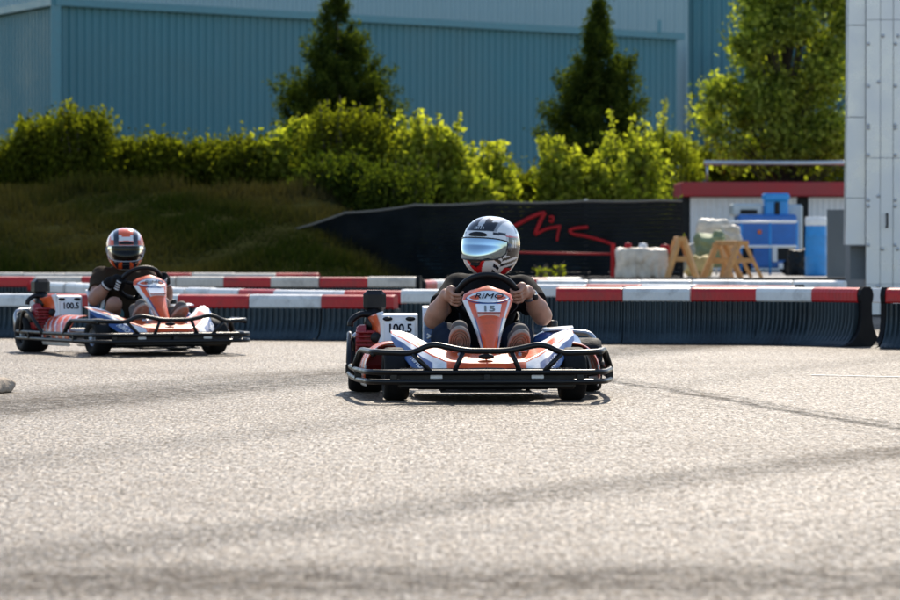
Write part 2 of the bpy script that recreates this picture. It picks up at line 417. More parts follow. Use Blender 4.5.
M_BLUE2 = mat('lift_blue_light', (0.02, 0.24, 0.58), 0.4, var=0.15)
M_LGREY = mat('light_grey_plastic', (0.42, 0.47, 0.48), 0.5)
M_TARP = mat('pale_tarp', (0.55, 0.49, 0.40), 0.6, var=0.35, scale=6, bump=0.5, bscale=12)
M_SACKY = mat('yellow_sack', (0.55, 0.42, 0.16), 0.7, var=0.3, scale=6)
M_SACKG = mat('green_sack', (0.22, 0.26, 0.13), 0.7, var=0.4, scale=6)
M_BARK = mat('bark', (0.06, 0.045, 0.03), 0.9, var=0.4, scale=20, bump=0.6, bscale=40)

# ------------------------------------------------------------------ ground
mb = MB(); mb.add([(-400, -30, 0), (400, -30, 0), (400, 900, 0), (-400, 900, 0)], [(0, 1, 2, 3)])
struct(mb.build('ground', M_ASPH))
mb = MB()
a, b_ = P(812, 375.6, 20.74), P(1010, 380.5, 20.0)
mb.add([(a.x, 20.72, .004), (a.x, 20.80, .004), (b_.x, 20.10, .004), (b_.x, 20.02, .004)], [(3, 2, 1, 0)])
struct(mb.build('painted_line', mat('worn_line_paint', (0.62, 0.6, 0.56), 0.7, var=0.5, scale=30)))
# yard behind the track: a slab a step higher than the track
mb = MB(); mb.box((12.2, 74, .17), (24.5, 56, .34)); struct(mb.build('yard_pavement', M_CONC))
mb = MB(); mb.box((12.2, 45.86, .19), (24.5, .26, .38)); struct(mb.build('yard_kerb', mat('dark_kerb', (0.06, 0.055, 0.05), 0.9, var=0.4)))

# grass bank: rises from the track, falls away towards the fence on the right
def bank_z(x, y):
    t = min(1, max(0, (y - 45.0) / 9.2)); t = t * t * (3 - 2 * t) * 0.35 + t * 0.65
    e = min(1, max(0, (x + 2.1) / 2.3)); top = 1.62 * (1 - e * e * (3 - 2 * e)) + 0.0
    z = t * top + 0.03 * math.sin(x * 1.7 + y) + 0.03 * math.sin(x * .6 - y * 1.3)
    return max(z, -0.05) + 0.02
bx0, bx1, by0, by1 = -22.0, 0.15, 45.0, 92.0
ys = [45 + 9.4 * i / 24 for i in range(25)] + [56, 60, 70, 92]; xs = [bx0 + (bx1 - bx0) * i / 80 for i in range(81)]
V = [(x, y, bank_z(x, y)) for y in ys for x in xs]; nx = len(xs)
Fq = [(j * nx + i, j * nx + i + 1, (j + 1) * nx + i + 1, (j + 1) * nx + i) for j in range(len(ys) - 1) for i in range(nx - 1)]
bank = np_mesh('grass_bank', V, Fq, M_GRASSG); struct(bank)
# grass blades (uncountable)
M_GRASS = leaf_mat('grass_blade', (0.013, 0.021, 0.005), (0.062, 0.050, 0.022), 0.12)
n = 95000; gx = np.random.uniform(-13, 0.1, n); gy = 45.1 + 9.6 * np.random.rand(n)
cl = np.sin(gx * 2.1 + 3 * np.sin(gy * 1.1)) + np.sin(gx * 5.3 - gy * 2.9) * .6
hgt = np.random.uniform(0.04, 0.13, n) * (1 + 0.55 * cl) * np.where(gy > 53.6, 1.7, 1.0)
gz = np.array([bank_z(x, y) for x, y in zip(gx, gy)]); an = np.random.rand(n) * 6.28; wd = 0.011
dx, dy = np.cos(an) * wd, np.sin(an) * wd; lx, ly = np.random.randn(n) * .045, np.random.randn(n) * .045
V = np.stack([np.stack([gx - dx, gy - dy, gz - .01], 1), np.stack([gx + dx, gy + dy, gz - .01], 1), np.stack([gx + lx, gy + ly, gz + hgt], 1)], 1).reshape(-1, 3)
dry = np.clip(0.38 + 0.4 * np.sin(gx * 1.3 + gy * .8) + 0.3 * (gy > 53.3) + .25 * np.random.randn(n) * .6, 0, 1)
go = np_mesh('grass', V, np.arange(3 * n).reshape(-1, 3), M_GRASS, None, False, rnd=np.repeat(dry, 3))
tag(go, 'short dark grass covering the bank under the hedge', 'grass'); stuff(go)

# ------------------------------------------------------------------ large teal shed behind
def corrug(mb, A, B, z0, z1, pitch=0.2, dep=0.035, mi=0):
    """trapezoid-ribbed sheet from A to B (xy), facing the side of the camera"""
    A, B = Vector(A), Vector(B); d = (B - A); L = d.length; d.normalize(); nrm = Vector((d.y, -d.x))
    n = max(1, round(L / pitch)); p = L / n; pts = []
    for i in range(n):
        for (f, o) in ((0, 0), (.5, 0), (.62, 1), (.88, 1)): pts.append(A + d * (p * (i + f)) + nrm * (dep * o))
    pts.append(A + d * L)
    v = [(q.x, q.y, z0) for q in pts] + [(q.x, q.y, z1) for q in pts]; k = len(pts)
    mb.add(v, [(i, i + 1, i + 1 + k, i + k) for i in range(k - 1)], mi)
ZB = 5.62
C0 = Vector((X(57, 70.2), 70.2)); C1 = Vector((X(676, 81.5), 81.5)); CL = Vector((C0.x - 7, C0.y + 14))
shed = tag(empty('storage_shed', (C0.x, C0.y, 0)), 'long low teal ribbed metal shed behind the hedge and conifers', 'shed')
def place(o, root): o.location = Vector(o.location) - root.location; return o
nS = 13
for i in range(nS):
    mb = MB(); a, b_ = C0.lerp(C1, i / nS), C0.lerp(C1, (i + 1) / nS); off = 0.012 * (i % 2); nrm = Vector((C1 - C0).orthogonal()).normalized()
    nn = Vector(((C1 - C0).y, -(C1 - C0).x)).normalized() * off
    corrug(mb, a + nn, b_ + nn, 0, ZB); place(mb.build('wall_sheet', M_TEAL, shed), shed)
for i in range(3):
    mb = MB(); a, b_ = CL.lerp(C0, i / 3), CL.lerp(C0, (i + 1) / 3); corrug(mb, a, b_, 0, ZB); place(mb.build('wall_sheet', M_TEAL, shed), shed)
mb = MB(); mb.box((C0.x, C0.y - .06, ZB / 2), (.20, .20, ZB)); place(mb.build('corner_trim', M_TRIM, shed), shed)
for (A, B) in ((C0, C1), (CL, C0)):
    d = (B - A); L = d.length; ang = math.atan2(d.y, d.x); mid = (A + B) / 2; nn = Vector((d.y, -d.x)).normalized() * .05
    mb = MB(); mb.box((mid.x + nn.x, mid.y + nn.y, ZB + .06), (L + .24, .24, .15), 0, Matrix.Rotation(ang, 3, 'Z')); place(mb.build('roof_trim', M_TRIM, shed), shed)
mb = MB(); bk = Vector((8, 22)); mb.add([(C0.x, C0.y, ZB), (C1.x, C1.y, ZB), (C1.x, C1.y + 3.5, ZB + .2), (C0.x + 1, C0.y + 13, ZB + .2), (CL.x, CL.y, ZB)], [(0, 1, 2, 3, 4)]); place(mb.build('roof', M_TRIM, shed), shed)
mb = MB(); q = P(659, 33, 81); mb.box((q.x, 80.9, ZB + .25), (.08, .08, .3)); place(mb.build('vent_stub', M_TRIM, shed), shed)
mb = MB(); q = P(9, 17, 77); mb.box((q.x, q.y, q.z), (.28, .3, .16), 0, Matrix.Rotation(.5, 3, 'X') @ Matrix.Rotation(1.1, 3, 'Z'), .02); place(mb.build('flood_lamp', M_LGREY, shed), shed)
# taller hall behind it
hall = tag(empty('tall_hall', (0, 88, 0)), 'tall pale blue-grey ribbed metal hall rising behind the teal shed', 'building')
HX = X(688, 86)
for i in range(12):
    mb = MB(); x0 = -16 + (HX + 16) * i / 12; x1 = -16 + (HX + 16) * (i + 1) / 12; corrug(mb, (x0, 86), (x1, 86), 0, 11, .22, .03); place(mb.build('wall_sheet', M_TEALL, hall), hall)
mb = MB(); mb.box(((HX - 16) / 2, 94.1, 5.49), (16 + HX - .04, 15.9, 10.98)); place(mb.build('building_core', M_TEALL, hall), hall)
side = tag(empty('hall_annex', (HX + 6, 88, 0)), 'dark teal ribbed annex wall behind the leafy tree', 'building')
for i in range(10):
    mb = MB(); x0 = HX + 1.2 * i; corrug(mb, (x0, 86.4 + .0 * i), (x0 + 1.2, 86.4), 0, 11, .24, .04); place(mb.build('wall_sheet', M_TEAL, side), side)
mb = MB(); mb.box((HX + 6, 94.6, 5.5), (11.9, 16, 10.98)); place(mb.build('building_core', M_TEAL, side), side)

# ------------------------------------------------------------------ track barriers
MOD = 0.535; HALF = {}
def cap_mesh(color, key):
    k = ('cap', key)
    if k in HALF: return HALF[k]
    mb = MB(); n = 26; prof = [(-.052, 0), (-.062, .012), (-.062, .075), (-.05, .102), (-.025, .114), (.025, .114), (.05, .102), (.062, .075), (.062, .012), (.052, 0)]
    v = []; f = []; L = MOD - .006
    for i in range(n + 1):
        x = -L / 2 + L * i / n; g = 0.0022 if i % 2 else 0
        if i in (0, n): g = .006
        for (y, z) in prof: v.append((x, y * (1 - g / .062) if z < .09 else y, z - (g * .4 if i in (0, n) else 0)))
    m_ = len(prof)
    for i in range(n):
        for j in range(m_): j2 = (j + 1) % m_; f.append((i * m_ + j, i * m_ + j2, (i + 1) * m_ + j2, (i + 1) * m_ + j))
    f.append(tuple(range(m_))); f.append(tuple(n * m_ + j for j in range(m_ - 1, -1, -1)))
    mb.add(v, f); HALF[k] = mb.mesh('cap', color); return HALF[k]
def skirt_prof(h): return [(.045, h), (.046, h * .72), (.052, h * .55), (.066, h * .4), (.09, h * .27), (.125, h * .15), (.17, h * .065), (.225, .006)]
def skirt_mesh(h):
    k = ('sk', round(h, 3))
    if k in HALF: return HALF[k]
    pr = skirt_prof(h); full = [(-a, z) for a, z in pr[::-1]] + [(a, z) for a, z in pr]
    mb = MB(); n = 13 * 4; v = []; f = []; L = MOD - .004
    for i in range(n + 1):
        x = -L / 2 + L * i / n; g = -0.022 if (i % 4) in (0, 1) else 0
        for (a, z) in full: v.append((x, a + math.copysign(g, a), max(z + (g * .6 if z < h * .3 else 0), .003)))
    m_ = len(full)
    for i in range(n):
        for j in range(m_ - 1): f.append((i * m_ + j, (i + 1) * m_ + j, (i + 1) * m_ + j + 1, i * m_ + j + 1))
    f.append(tuple(j for j in range(m_))); f.append(tuple(n * m_ + j for j in range(m_ - 1, -1, -1)))
    mb.add(v, f); HALF[k] = mb.mesh('skirt', M_RUB); return HALF[k]
def end_mesh(h):
    pr = skirt_prof(h); poly = [(a + .006, max(z, .002)) for a, z in pr[::-1]] + [(.058, h + .01), (.066, h + .06), (.055, h + .1), (.03, h + .124)]
    poly = poly + [(-a, z) for a, z in poly[::-1]]
    mb = MB(); n = len(poly); v = [(-.02, y, z) for y, z in poly] + [(.02, y, z) for y, z in poly]
    mb.add(v, [tuple(range(n)), tuple(range(2 * n - 1, n - 1, -1))] + [(i, (i + 1) % n, (i + 1) % n + n, i + n) for i in range(n)])
    return mb.mesh('end_plate', M_RUBE)
def barrier(pts, total, colours, label, ends=(False, False), z=0.0, group=None, jitter=.008, white=None, mod=MOD):
    """pts: path (xy); colours: string of R/W repeated along the modules"""
    path = smooth_path([(p[0], p[1], 0) for p in pts], 24); L = [0]
    for i in range(1, len(path)): L.append(L[-1] + (path[i] - path[i - 1]).length)
    def at(s):
        for i in range(1, len(L)):
            if L[i] >= s or i == len(L) - 1:
                return path[i - 1].lerp(path[i], (s - L[i - 1]) / max(1e-6, L[i] - L[i - 1]))
    n = max(1, int(round(L[-1] / mod))); root = tag(empty('track_barrier', (path[0].x, path[0].y, z)), label, 'barrier', group)
    h = total - .114; rr = random.Random(len(label)); first = last = None
    for i in range(n):
        a, b_ = at(i * mod), at((i + 1) * mod); c = (a + b_) / 2; ang = math.atan2(b_.y - a.y, b_.x - a.x)
        k = colours[i % len(colours)]; me = cap_mesh(M_CAPR if k == 'R' else (white or M_CAPW), k + (white.name if white else ''))
        for (nm, m_, zz) in (('cap', me, h), ('skirt', skirt_mesh(h), 0)):
            o = bpy.data.objects.new(nm, m_); o.location = (c.x - path[0].x + rr.uniform(-jitter, jitter), c.y - path[0].y + rr.uniform(-jitter, jitter), zz + (rr.uniform(-.004, .004) if nm == 'cap' else 0))
            o.rotation_euler = (0, 0, ang + rr.uniform(-.012, .012)); o.scale = (mod / MOD, 1, 1); link(o, root)
        for e, at_, p, s in ((ends[0], 0, a, -1), (ends[1], n - 1, b_, 1)):
            if e and i == at_:
                o = bpy.data.objects.new('end_plate', end_mesh(h)); d = Vector((math.cos(ang), math.sin(ang), 0)) * (.024 * s)
                o.location = (p.x + d.x - path[0].x, p.y + d.y - path[0].y, 0); o.rotation_euler = (0, 0, ang); link(o, root)
    return root
def xy(px, D): return (X(px, D), D)
# front line
barrier([xy(-232, 30.5), xy(-93, 30.1), xy(60, 29.7), xy(256, 29.15), xy(397, 28.75)], .375, 'RW', 'low ribbed barrier running behind the kart of the orange-helmeted driver', mod=.639)
barrier([xy(403, 28.45), xy(480, 28.3), xy(562, 28.25)], .42, 'WWR', 'short white-capped ribbed barrier right behind the white-helmeted driver')
# right-hand section bends towards the track at its end
p = Vector(xy(557, 28.0)); pts = [p.copy()]
for a in (10, 8, 13, 36, 55, 62):
    p = p + Vector((math.cos(math.radians(a)), -math.sin(math.radians(a)))) * (MOD if a != 62 else .12); pts.append(p.copy())
barrier(pts[:-1], .45, 'RWRWR', 'ribbed red and white capped barrier bending round to a flared black end', (False, True))
barrier([xy(889, 26.6), xy(960, 26.3), xy(1060, 26.1)], .45, 'RWR', 'red-capped ribbed barrier beginning beside the white steel building', (True, False))
# lines behind the front one
barrier([xy(-90, 44), xy(45, 38.2), xy(180, 32.2), xy(342, 29.9)], .40, 'WWWRWWWWWWRWWWWW', 'long white-capped barrier slanting back towards the grass bank', white=M_CAPW)
barrier([xy(347, 29.55), xy(403, 29.35)], .405, 'RR', 'short red-capped barrier just behind the engine of the nearer kart')
barrier([xy(-160, 39.2), xy(130, 38.6), xy(417, 38.0)][::-1], .45, 'WRWRW', 'weathered beige and red capped barrier in front of the grass bank', (True, False), white=M_CAPW2)
barrier([xy(-60, 43.6), xy(130, 43.2), xy(335, 42.7)], .46, 'RWWWWRWW', 'hindmost white-capped barrier along the foot of the grass bank', white=M_CAPW2)
barrier([xy(421, 39.6), xy(452, 41.0), xy(500, 42.4), xy(575, 43.2)], .40, 'RWRW', 'red and white capped barrier curving away in front of the black slat fence', (True, False))
barrier([xy(535, 31.2), xy(690, 30.4), xy(806, 29.6)], .44, 'WRWRR', 'white and red capped barrier behind the bending one', (False, True))
barrier([xy(538, 36.2), xy(700, 35.8), xy(852, 35.2)], .435, 'WWW', 'plain white-capped barrier in front of the yard with the blue lift')

# ------------------------------------------------------------------ black slat fence with red scrawl
FD = 50.5
def fence_y(px): return FD - 0.0009 * max(0, 470 - px) * 0 
fence = tag(empty('slat_fence', (X(500, FD), FD, 0)), 'black horizontal slat fence with a red painted scrawl', 'fence')
posts = [280, 345, 415, 492, 586, 682]; tops = [234, 214, 206, 203, 202, 200]
zb = .30
for i, px in enumerate(posts):
    mb = MB(); z1 = Z(tops[i] - 3, FD); mb.box((X(px, FD), FD + .05, (z1) / 2 + .15), (.05, .05, z1 - .3)); place(mb.build('post', M_GALV if px == 586 else M_BLK, fence), fence)
for i in range(5):
    x0, x1 = X(posts[i], FD), X(posts[i + 1], FD); zt0, zt1 = Z(tops[i], FD), Z(tops[i + 1], FD); n = 18
    for k in range(n):
        a0 = zb + (zt0 - zb) * k / n; a1 = zb + (zt1 - zb) * k / n; b0 = zb + (zt0 - zb) * (k + .97) / n; b1 = zb + (zt1 - zb) * (k + .97) / n
        tl = .022
        v = [(x0, FD + tl * .2, a0), (x1, FD + tl * .2, a1), (x1, FD - tl, b1), (x0, FD - tl, b0)]; v += [(x, y + .012, z) for x, y, z in v]
        mb = MB(); mb.add(v, [(0, 1, 2, 3), (7, 6, 5, 4), (0, 4, 5, 1), (2, 6, 7, 3), (0, 3, 7, 4), (1, 5, 6, 2)]); place(mb.build('slat', M_BLKSL, fence), fence)
pts = []
for i in range(5):
    for t in (0, .25, .5, .75):
        pts.append((X(posts[i] + (posts[i + 1] - posts[i]) * t, FD), FD - .02, Z(tops[i] + (tops[i + 1] - tops[i]) * t, FD) + .015 - .02 * math.sin(t * math.pi)))
pts.append((X(682, FD), FD - .02, Z(201, FD)))
mb = MB(); mb.tube(pts, .016, 6); place(mb.build('top_rope', mat('pale_rope', (.16, .15, .13), .8), fence), fence)
def stroke(pp, wd):
    mb = MB(); q = [P(a, b, FD - .045) for a, b in pp]; q = smooth_path(q, 5)
    mb.tube([(p.x, FD - .04, p.z) for p in q], wd * .72, 6); place(mb.build('red_scrawl', M_REDP, fence), fence)
stroke([(505, 231), (520, 223), (536, 215), (545, 212.5)], .045); stroke([(545, 212.5), (540, 222), (535, 234)], .045)
stroke([(535, 235), (546, 229), (561, 226)], .035); stroke([(560, 226), (558, 233), (557, 241)], .03); stroke([(549, 220), (552, 222), (553, 217), (549, 217)], .03)
stroke([(588, 227), (577, 228), (570, 230), (573, 234), (585, 236), (600, 240), (612, 244)], .035)
rail = tag(empty('red_rail', (X(613, 49), 49, .34)), 'low red steel rail and post in front of the slat fence', 'rail')
mb = MB(); mb.tube([P(517, 252.5, 49.6), P(613, 254, 49)], .014, 8); place(mb.build('rail_bar', M_REDP, rail), rail)
mb = MB(); q = P(613, 243, 49); mb.box((q.x, 49, (q.z + .34) / 2), (.06, .06, q.z - .34), 0, None, .01); place(mb.build('post', M_REDP, rail), rail)

# ------------------------------------------------------------------ white steel building on the right
RB = 39.0
rb = tag(empty('steel_building', (X(900, RB), RB, 0)), 'tall white riveted steel building corner with a grab handle', 'building')
xs_ = [866, 880, 893, 910, 930]
for i in range(4):
    x0, x1 = X(xs_[i], RB), X(xs_[i + 1], RB)
    for (z0, z1) in ((0.02, .36), (.36, Z(158, RB)), (Z(158, RB), Z(20, RB)), (Z(20, RB), 5.5)):
        mb = MB(); mb.box(((x0 + x1) / 2, RB + .02 + .006 * (i % 2), (z0 + z1) / 2), (x1 - x0 - .003, .05, z1 - z0 - .002), 0, None, .004); place(mb.build('wall_panel', M_WPAN, rb), rb)
for (z0, z1) in ((Z(245, RB), Z(198, RB)), (Z(198, RB), Z(117, RB)), (Z(117, RB), Z(25, RB)), (Z(25, RB), 5.5)):
    mb = MB(); x1 = X(865.5, RB); v = []
    for z in (z0 + .004, z1 - .004):
        xl = X(846.5 + max(0, (z - 1) * .55) * 2, RB)
        v += [(xl, RB + .06, z), (x1, RB + .06, z), (x1, RB + .3, z), (xl, RB + .3, z)]
    mb.add(v, [(0, 3, 2, 1), (4, 5, 6, 7), (0, 1, 5, 4), (1, 2, 6, 5), (2, 3, 7, 6), (3, 0, 4, 7)]); place(mb.build('side_panel', M_WPAN, rb), rb)
mb = MB(); mb.box((X(866, RB) + 1.2, RB + 1.3, 2.75), (2.3, 2.4, 5.48)); place(mb.build('building_core', M_GPAN, rb), rb)
mb = MB(); mb.box((X(857, RB + .5), RB + .45, Z(245, RB) / 2 + .2), (.2, .3, Z(245, RB) - .42)); place(mb.build('lower_box', M_GPAN, rb), rb)
riv = None
for px in (868, 878, 882.5, 895, 897.5):
    for py in (36, 44, 82, 86, 125, 128, 155, 196, 200, 206, 245, 249, 286):
        if (int(px) * 7 + py) % 3 != 0: continue
        if riv is None:
            mb = MB(); mb.lathe([(0.0, -.03), (.013, -.026), (.02, -.012), (.022, 0)], axis='Y', n=8); riv = mb.mesh('rivet', M_GALV)
        o = bpy.data.objects.new('rivet', riv); q = P(px, py, RB); o.location = (q.x, RB - .002, q.z); link(o, rb); place(o, rb)
mb = MB(); q0, q1 = P(886.5, 214, RB), P(886.5, 227, RB)
mb.tube(round_path([(q0.x, RB, q0.z), (q0.x - .0, RB - .06, q0.z), (q1.x, RB - .06, q1.z), (q1.x, RB, q1.z)], .02), .012, 8); place(mb.build('grab_handle', M_BLK, rb), rb)
# grey mesh screen beside it
gs = tag(empty('mesh_screen', (X(835, 44.5), 44.5, .34)), 'grey perforated screen leaning beside the white steel building', 'screen')
x0, x1 = X(827, 47.0), X(847, 47.0); z1 = Z(210, 47); 
for i in range(14):
    mb = MB(); mb.box((x0 + (x1 - x0) * (i + .5) / 14, 47.0, (.34 + z1) / 2), ((x1 - x0) / 14 * .72, .03, z1 - .345)); place(mb.build('slat', mat('screen_grey', (.16, .18, .19), .5), gs), gs)
mb = MB()
for k in range(18): mb.box(((x0 + x1) / 2, 47.03, .4 + (z1 - .42) * k / 17), (x1 - x0, .02, .05))
place(mb.build('cross_bars', mat('screen_dark', (.07, .08, .085), .5), gs), gs)
# white beam in the gap
bm_ = tag(empty('steel_beam', (X(868, 30), 30, 0)), 'white bolted steel beam behind the gap between the barriers', 'beam')
mb = MB(); mb.box((X(872, 30), 30, Z(295.5, 30)), (.42, .1, .125), 0, None, .008); place(mb.build('beam', M_WHT, bm_), bm_)
mb = MB(); mb.lathe([(0, -.03), (.018, -.028), (.022, -.01), (.022, .0)], (X(866.5, 30), 29.948, Z(295, 30)), 'Y', 10); place(mb.build('bolt', M_GALV, bm_), bm_)
for dx in (-.1, .14):
    mb = MB(); mb.box((X(872, 30) + dx, 30.02, Z(302.9, 30) / 2), (.07, .07, Z(302.9, 30))); place(mb.build('leg', M_GPAN, bm_), bm_)

# ------------------------------------------------------------------ yard: container, lift, drum, trestles, sacks
CD = 66.0; G0 = .34
ct = tag(empty('site_container', (X(770, CD), CD, G0)), 'white ribbed site container with a red roof edge', 'container')
x0, x1 = X(684, CD), X(900, CD); zt = Z(182, CD); zf = Z(196.5, CD)
mb = MB(); mb.box(((x0 + x1) / 2, CD + 1.1, (zt + zf) / 2), (x1 - x0 + .1, 2.5, zt - zf), 0, None, .02); place(mb.build('roof_edge', M_REDF, ct), ct)
mb = MB(); mb.box(((x0 + x1) / 2, CD + 1.25, (G0 + zf) / 2), (x1 - x0, 2.2, zf - G0 - .01)); place(mb.build('frame', M_BLK, ct), ct)
for (a, c) in ((690.5, 797), (809, 850), (856, 898)):
    mb = MB(); corrug(mb, (X(a, CD), CD + .1), (X(c, CD), CD + .1), G0 + .02, zf - .02, .11, .02); place(mb.build('wall_panel', M_WHT, ct), ct)
    mb = MB(); mb.box(((X(a, CD) + X(c, CD)) / 2, CD + .09, zf - .035), (X(c, CD) - X(a, CD), .08, .04)); place(mb.build('panel_rail', M_WHT, ct), ct)
pr = tag(empty('roof_rail', (X(776, 66.2), 66.2, Z(182, CD))), 'pale horizontal pipe rail on top of the red-roofed container', 'rail')
mb = MB(); mb.tube([P(704, 163, 66.2), P(866, 163, 66.2)], .045, 8); place(mb.build('pipe', M_GALV, pr), pr)
for px in (707, 862):
    mb = MB(); q = P(px, 163, 66.2); mb.tube([(q.x, 66.2, Z(182, CD) + .005), (q.x, 66.2, q.z)], .02, 8); place(mb.build('post', M_GALV, pr), pr)
# blue scissor lift
LD = 56.5
lf = tag(empty('work_lift', (X(768, LD), LD, G0)), 'blue work lift with a railed cage parked in the yard', 'lift')
def LB(name, px0, px1, py0, py1, d0, dep, m, bev=.03):
    mb = MB(); a, c = P(px0, py0, LD), P(px1, py1, LD); mb.box(((a.x + c.x) / 2, LD + d0 + dep / 2, (a.z + c.z) / 2), (c.x - a.x, dep, a.z - c.z), 0, None, bev); return place(mb.build(name, m, lf), lf)
LB('chassis', 738, 797, 214.5, 268, 0, .8, M_BLUE)
LB('mast', 765, 789, 193, 232, .1, .3, M_BLUE2); LB('mast_head', 764, 790, 193, 201, .04, .42, M_BLUE2)
LB('mast_groove', 775, 780, 202, 232, .06, .06, M_BLK, .01)
LB('counterweight', 733, 764, 203.5, 216, .15, .6, M_LGREY); LB('vent_slot', 741, 758, 209.5, 213.5, .13, .05, M_BLK, .005)
LB('counterweight', 786, 806, 204, 255, .5, .4, M_LGREY)
LB('control_box', 772, 777, 245, 262, -.06, .05, M_WHT, .01); LB('sign_plate', 778, 783, 263, 269, -.06, .04, M_WHT, .01)
LB('battery_bay', 776, 795, 246, 260, -.03, .05, M_BLK, .01); LB('motor', 741, 753, 246, 263, -.05, .1, M_BLK, .03)
LB('warning_light', 757.5, 761.5, 230, 234, -.03, .04, mat('amber', (.6, .12, .02), .4), .01)
for px in (744, 788):
    mb = MB(); q = P(px, 270, LD); mb.lathe([(.02, -.1), (.11, -.1), (.13, -.07), (.13, .07), (.11, .1), (.02, .1)], (q.x, LD + .1, G0 + .13), 'Y', 18); place(mb.build('wheel', M_BLK, lf), lf)
cage = [P(716, 222, LD - .5), P(797, 222, LD - .5)]
for (a, c) in (((716, 222), (797, 222)), ((716, 246.5), (797, 246.5))):
    mb = MB(); mb.tube([P(*a, LD - .5), P(*c, LD - .5)], .022, 8); place(mb.build('cage_rail', M_WHT, lf), lf)
for px in (716.5, 741, 770, 797):
    mb = MB(); a = P(px, 221, LD - .5); mb.tube([(a.x, LD - .5, a.z), (a.x, LD - .5, G0)], .018, 8); place(mb.build('cage_post', M_BLUE2 if px > 720 else M_GALV, lf), lf)
# drum, bin bags
dm = tag(empty('blue_drum', (X(816, 54), 54, G0)), 'tall bright blue drum with a white lid', 'drum')
rd = (X(827, 54) - X(805, 54)) / 2; hd = Z(217, 54) - G0
mb = MB(); mb.lathe([(0, 0), (rd * .95, 0), (rd, .03), (rd, hd * .33), (rd * 1.03, hd * .35), (rd, hd * .37), (rd * .98, hd * .66), (rd * 1.01, hd * .68), (rd * .97, hd * .7), (rd * .95, hd * .86)], n=28); mb.build('drum_body', M_BLUE2, dm)
mb = MB(); mb.lathe([(rd * .98, hd * .855), (rd, hd * .87), (rd, hd * .97), (rd * .9, hd), (0, hd * 1.0)], n=28); mb.build('lid', M_WHT, dm)
def lump(name, c, r, m, label, cat, seed, amp=.03, group=None):
    s = SDF(np.array(c) - np.array(r) * 1.5, np.array(c) + np.array(r) * 1.5, max(r) / 16)
    s.box(c, np.array(r) * .86, min(r) * .35); rs = np.random.RandomState(seed)
    for k in range(7):
        o = (rs.rand(3) - .5) * np.array(r) * 1.5; s.ell(np.array(c) + o, np.array(r) * rs.uniform(.3, .5), .02)
    s.noise(amp * .45, 16 / max(r) * .4, seed); zb_ = c[2] - r[2] * .85; s.cut(lambda x, y, z: zb_ - z)
    o = s.build(name, m); return tag(o, label, cat, group)
q = P(797, 262, 54.6); lump('rubbish_bag', (q.x, 54.6, .54), (.16, .16, .24), M_BLK, 'black rubbish bag between the blue lift and the drum', 'bag', 3)
q = P(699, 0, 57.5)
lump('bulk_sack', (X(713, 53.5), 53.5, .95), (.27, .25, .30), M_TARP, 'tall pale bulk sack behind the trestles', 'sack', 5)
lump('bulk_sack', (X(711, 52), 52, .72), (.22, .18, .28), M_SACKG, 'olive green sack among the pale sacks', 'sack', 6)
lump('bulk_sack', (X(730, 52.4), 52.4, .92), (.15, .15, .2), M_TARP, 'small pale sack on the heap beside the blue lift', 'sack', 12)
lump('bulk_sack', (X(690, 52.6), 52.6, .62), (.17, .15, .24), mat('grey_sack', (.42, .40, .36), .7, var=.4, scale=6), 'grey sack between the fence end and the green sack', 'sack', 14)
lump('bulk_sack', (X(700, 51.6), 51.6, .50), (.20, .16, .18), M_SACKY, 'yellow sack lying behind the trestles', 'sack', 8)
# tarp-wrapped pallet box with things on it
tb = tag(empty('wrapped_pallet', (X(641, 48.6), 48.6, G0)), 'low pallet load wrapped in wrinkled pale sheeting by the red post', 'pallet')
s = SDF((X(612, 48.6), 48.1, G0 - .02), (X(672, 48.6), 49.4, 1.0), .022)
p1, p2 = P(616, 248, 48.6), P(667, 272, 48.6); s.box(((p1.x + p2.x) / 2, 48.7, (p1.z + G0) / 2), ((p2.x - p1.x) / 2 - .02, .32, (p1.z - G0) / 2 - .02), .04)
for k in range(6): s.cone((p1.x + .08 + .12 * k, 48.40, p1.z - .05), (p1.x + .16 + .1 * k, 48.38, G0 + .03), .02, .035, .03)
s.noise(.012, 26, 4); s.cut(lambda x, y, z: G0 + .004 - z); place(s.build('sheeting', M_TARP, tb), tb)
for i, (px, py, r) in enumerate(((628, 246, .05), (643, 247, .06), (665, 249, .07))):
    mb = MB(); q = P(px, py, 48.7); mb.lathe([(0, -r), (r, -r * .8), (r * 1.05, .0), (r * .8, r * .8), (0, r)], q, 'Z', 12); place(mb.build('can', M_WHT if i % 2 else M_REDP, tb), tb)
def trestle(px0, px1, py0, D, n, label):
    r = tag(empty('trestle', (X((px0 + px1) / 2, D), D, G0)), label, 'trestle', None)
    xa, xb = X(px0, D), X(px1, D); zt_ = Z(py0, D) - G0; cx = (xa + xb) / 2; hw = (xb - xa) / 2
    mb = MB(); mb.box((0, 0, zt_ - .03), (hw * .55, .9, .07), 0, None, .008); mb.build('top_beam', M_WOOD, r)
    for yy in (-.38, .38):
        for sg in (-1, 1):
            mb = MB(); a = Vector((sg * hw * .18, yy, zt_ - .04)); c = Vector((sg * hw * .95 + .05 * (yy > 0), yy * 1.2, 0)); d = c - a
            mb.box((a + c) / 2, (.10, .05, d.length), 0, d.to_track_quat('Z', 'Y').to_matrix(), .006); mb.build('leg', M_WOOD, r)
        mb = MB(); mb.box((0, yy * 1.12, zt_ * .48), (hw * .95, .03, .07), 0, None, .005); mb.build('brace', M_WOOD, r)
    return r
trestle(664, 696, 237, 48.6, 2, 'timber trestle standing beside the wrapped pallet load')
t2 = trestle(711, 752, 241, 49.6, 2, 'timber trestle in front of the blue work lift'); t2.rotation_euler.z = .3
t3 = trestle(709, 741, 243, 50.8, 2, 'timber trestle half behind another, by the green sack'); t3.rotation_euler.z = -.35

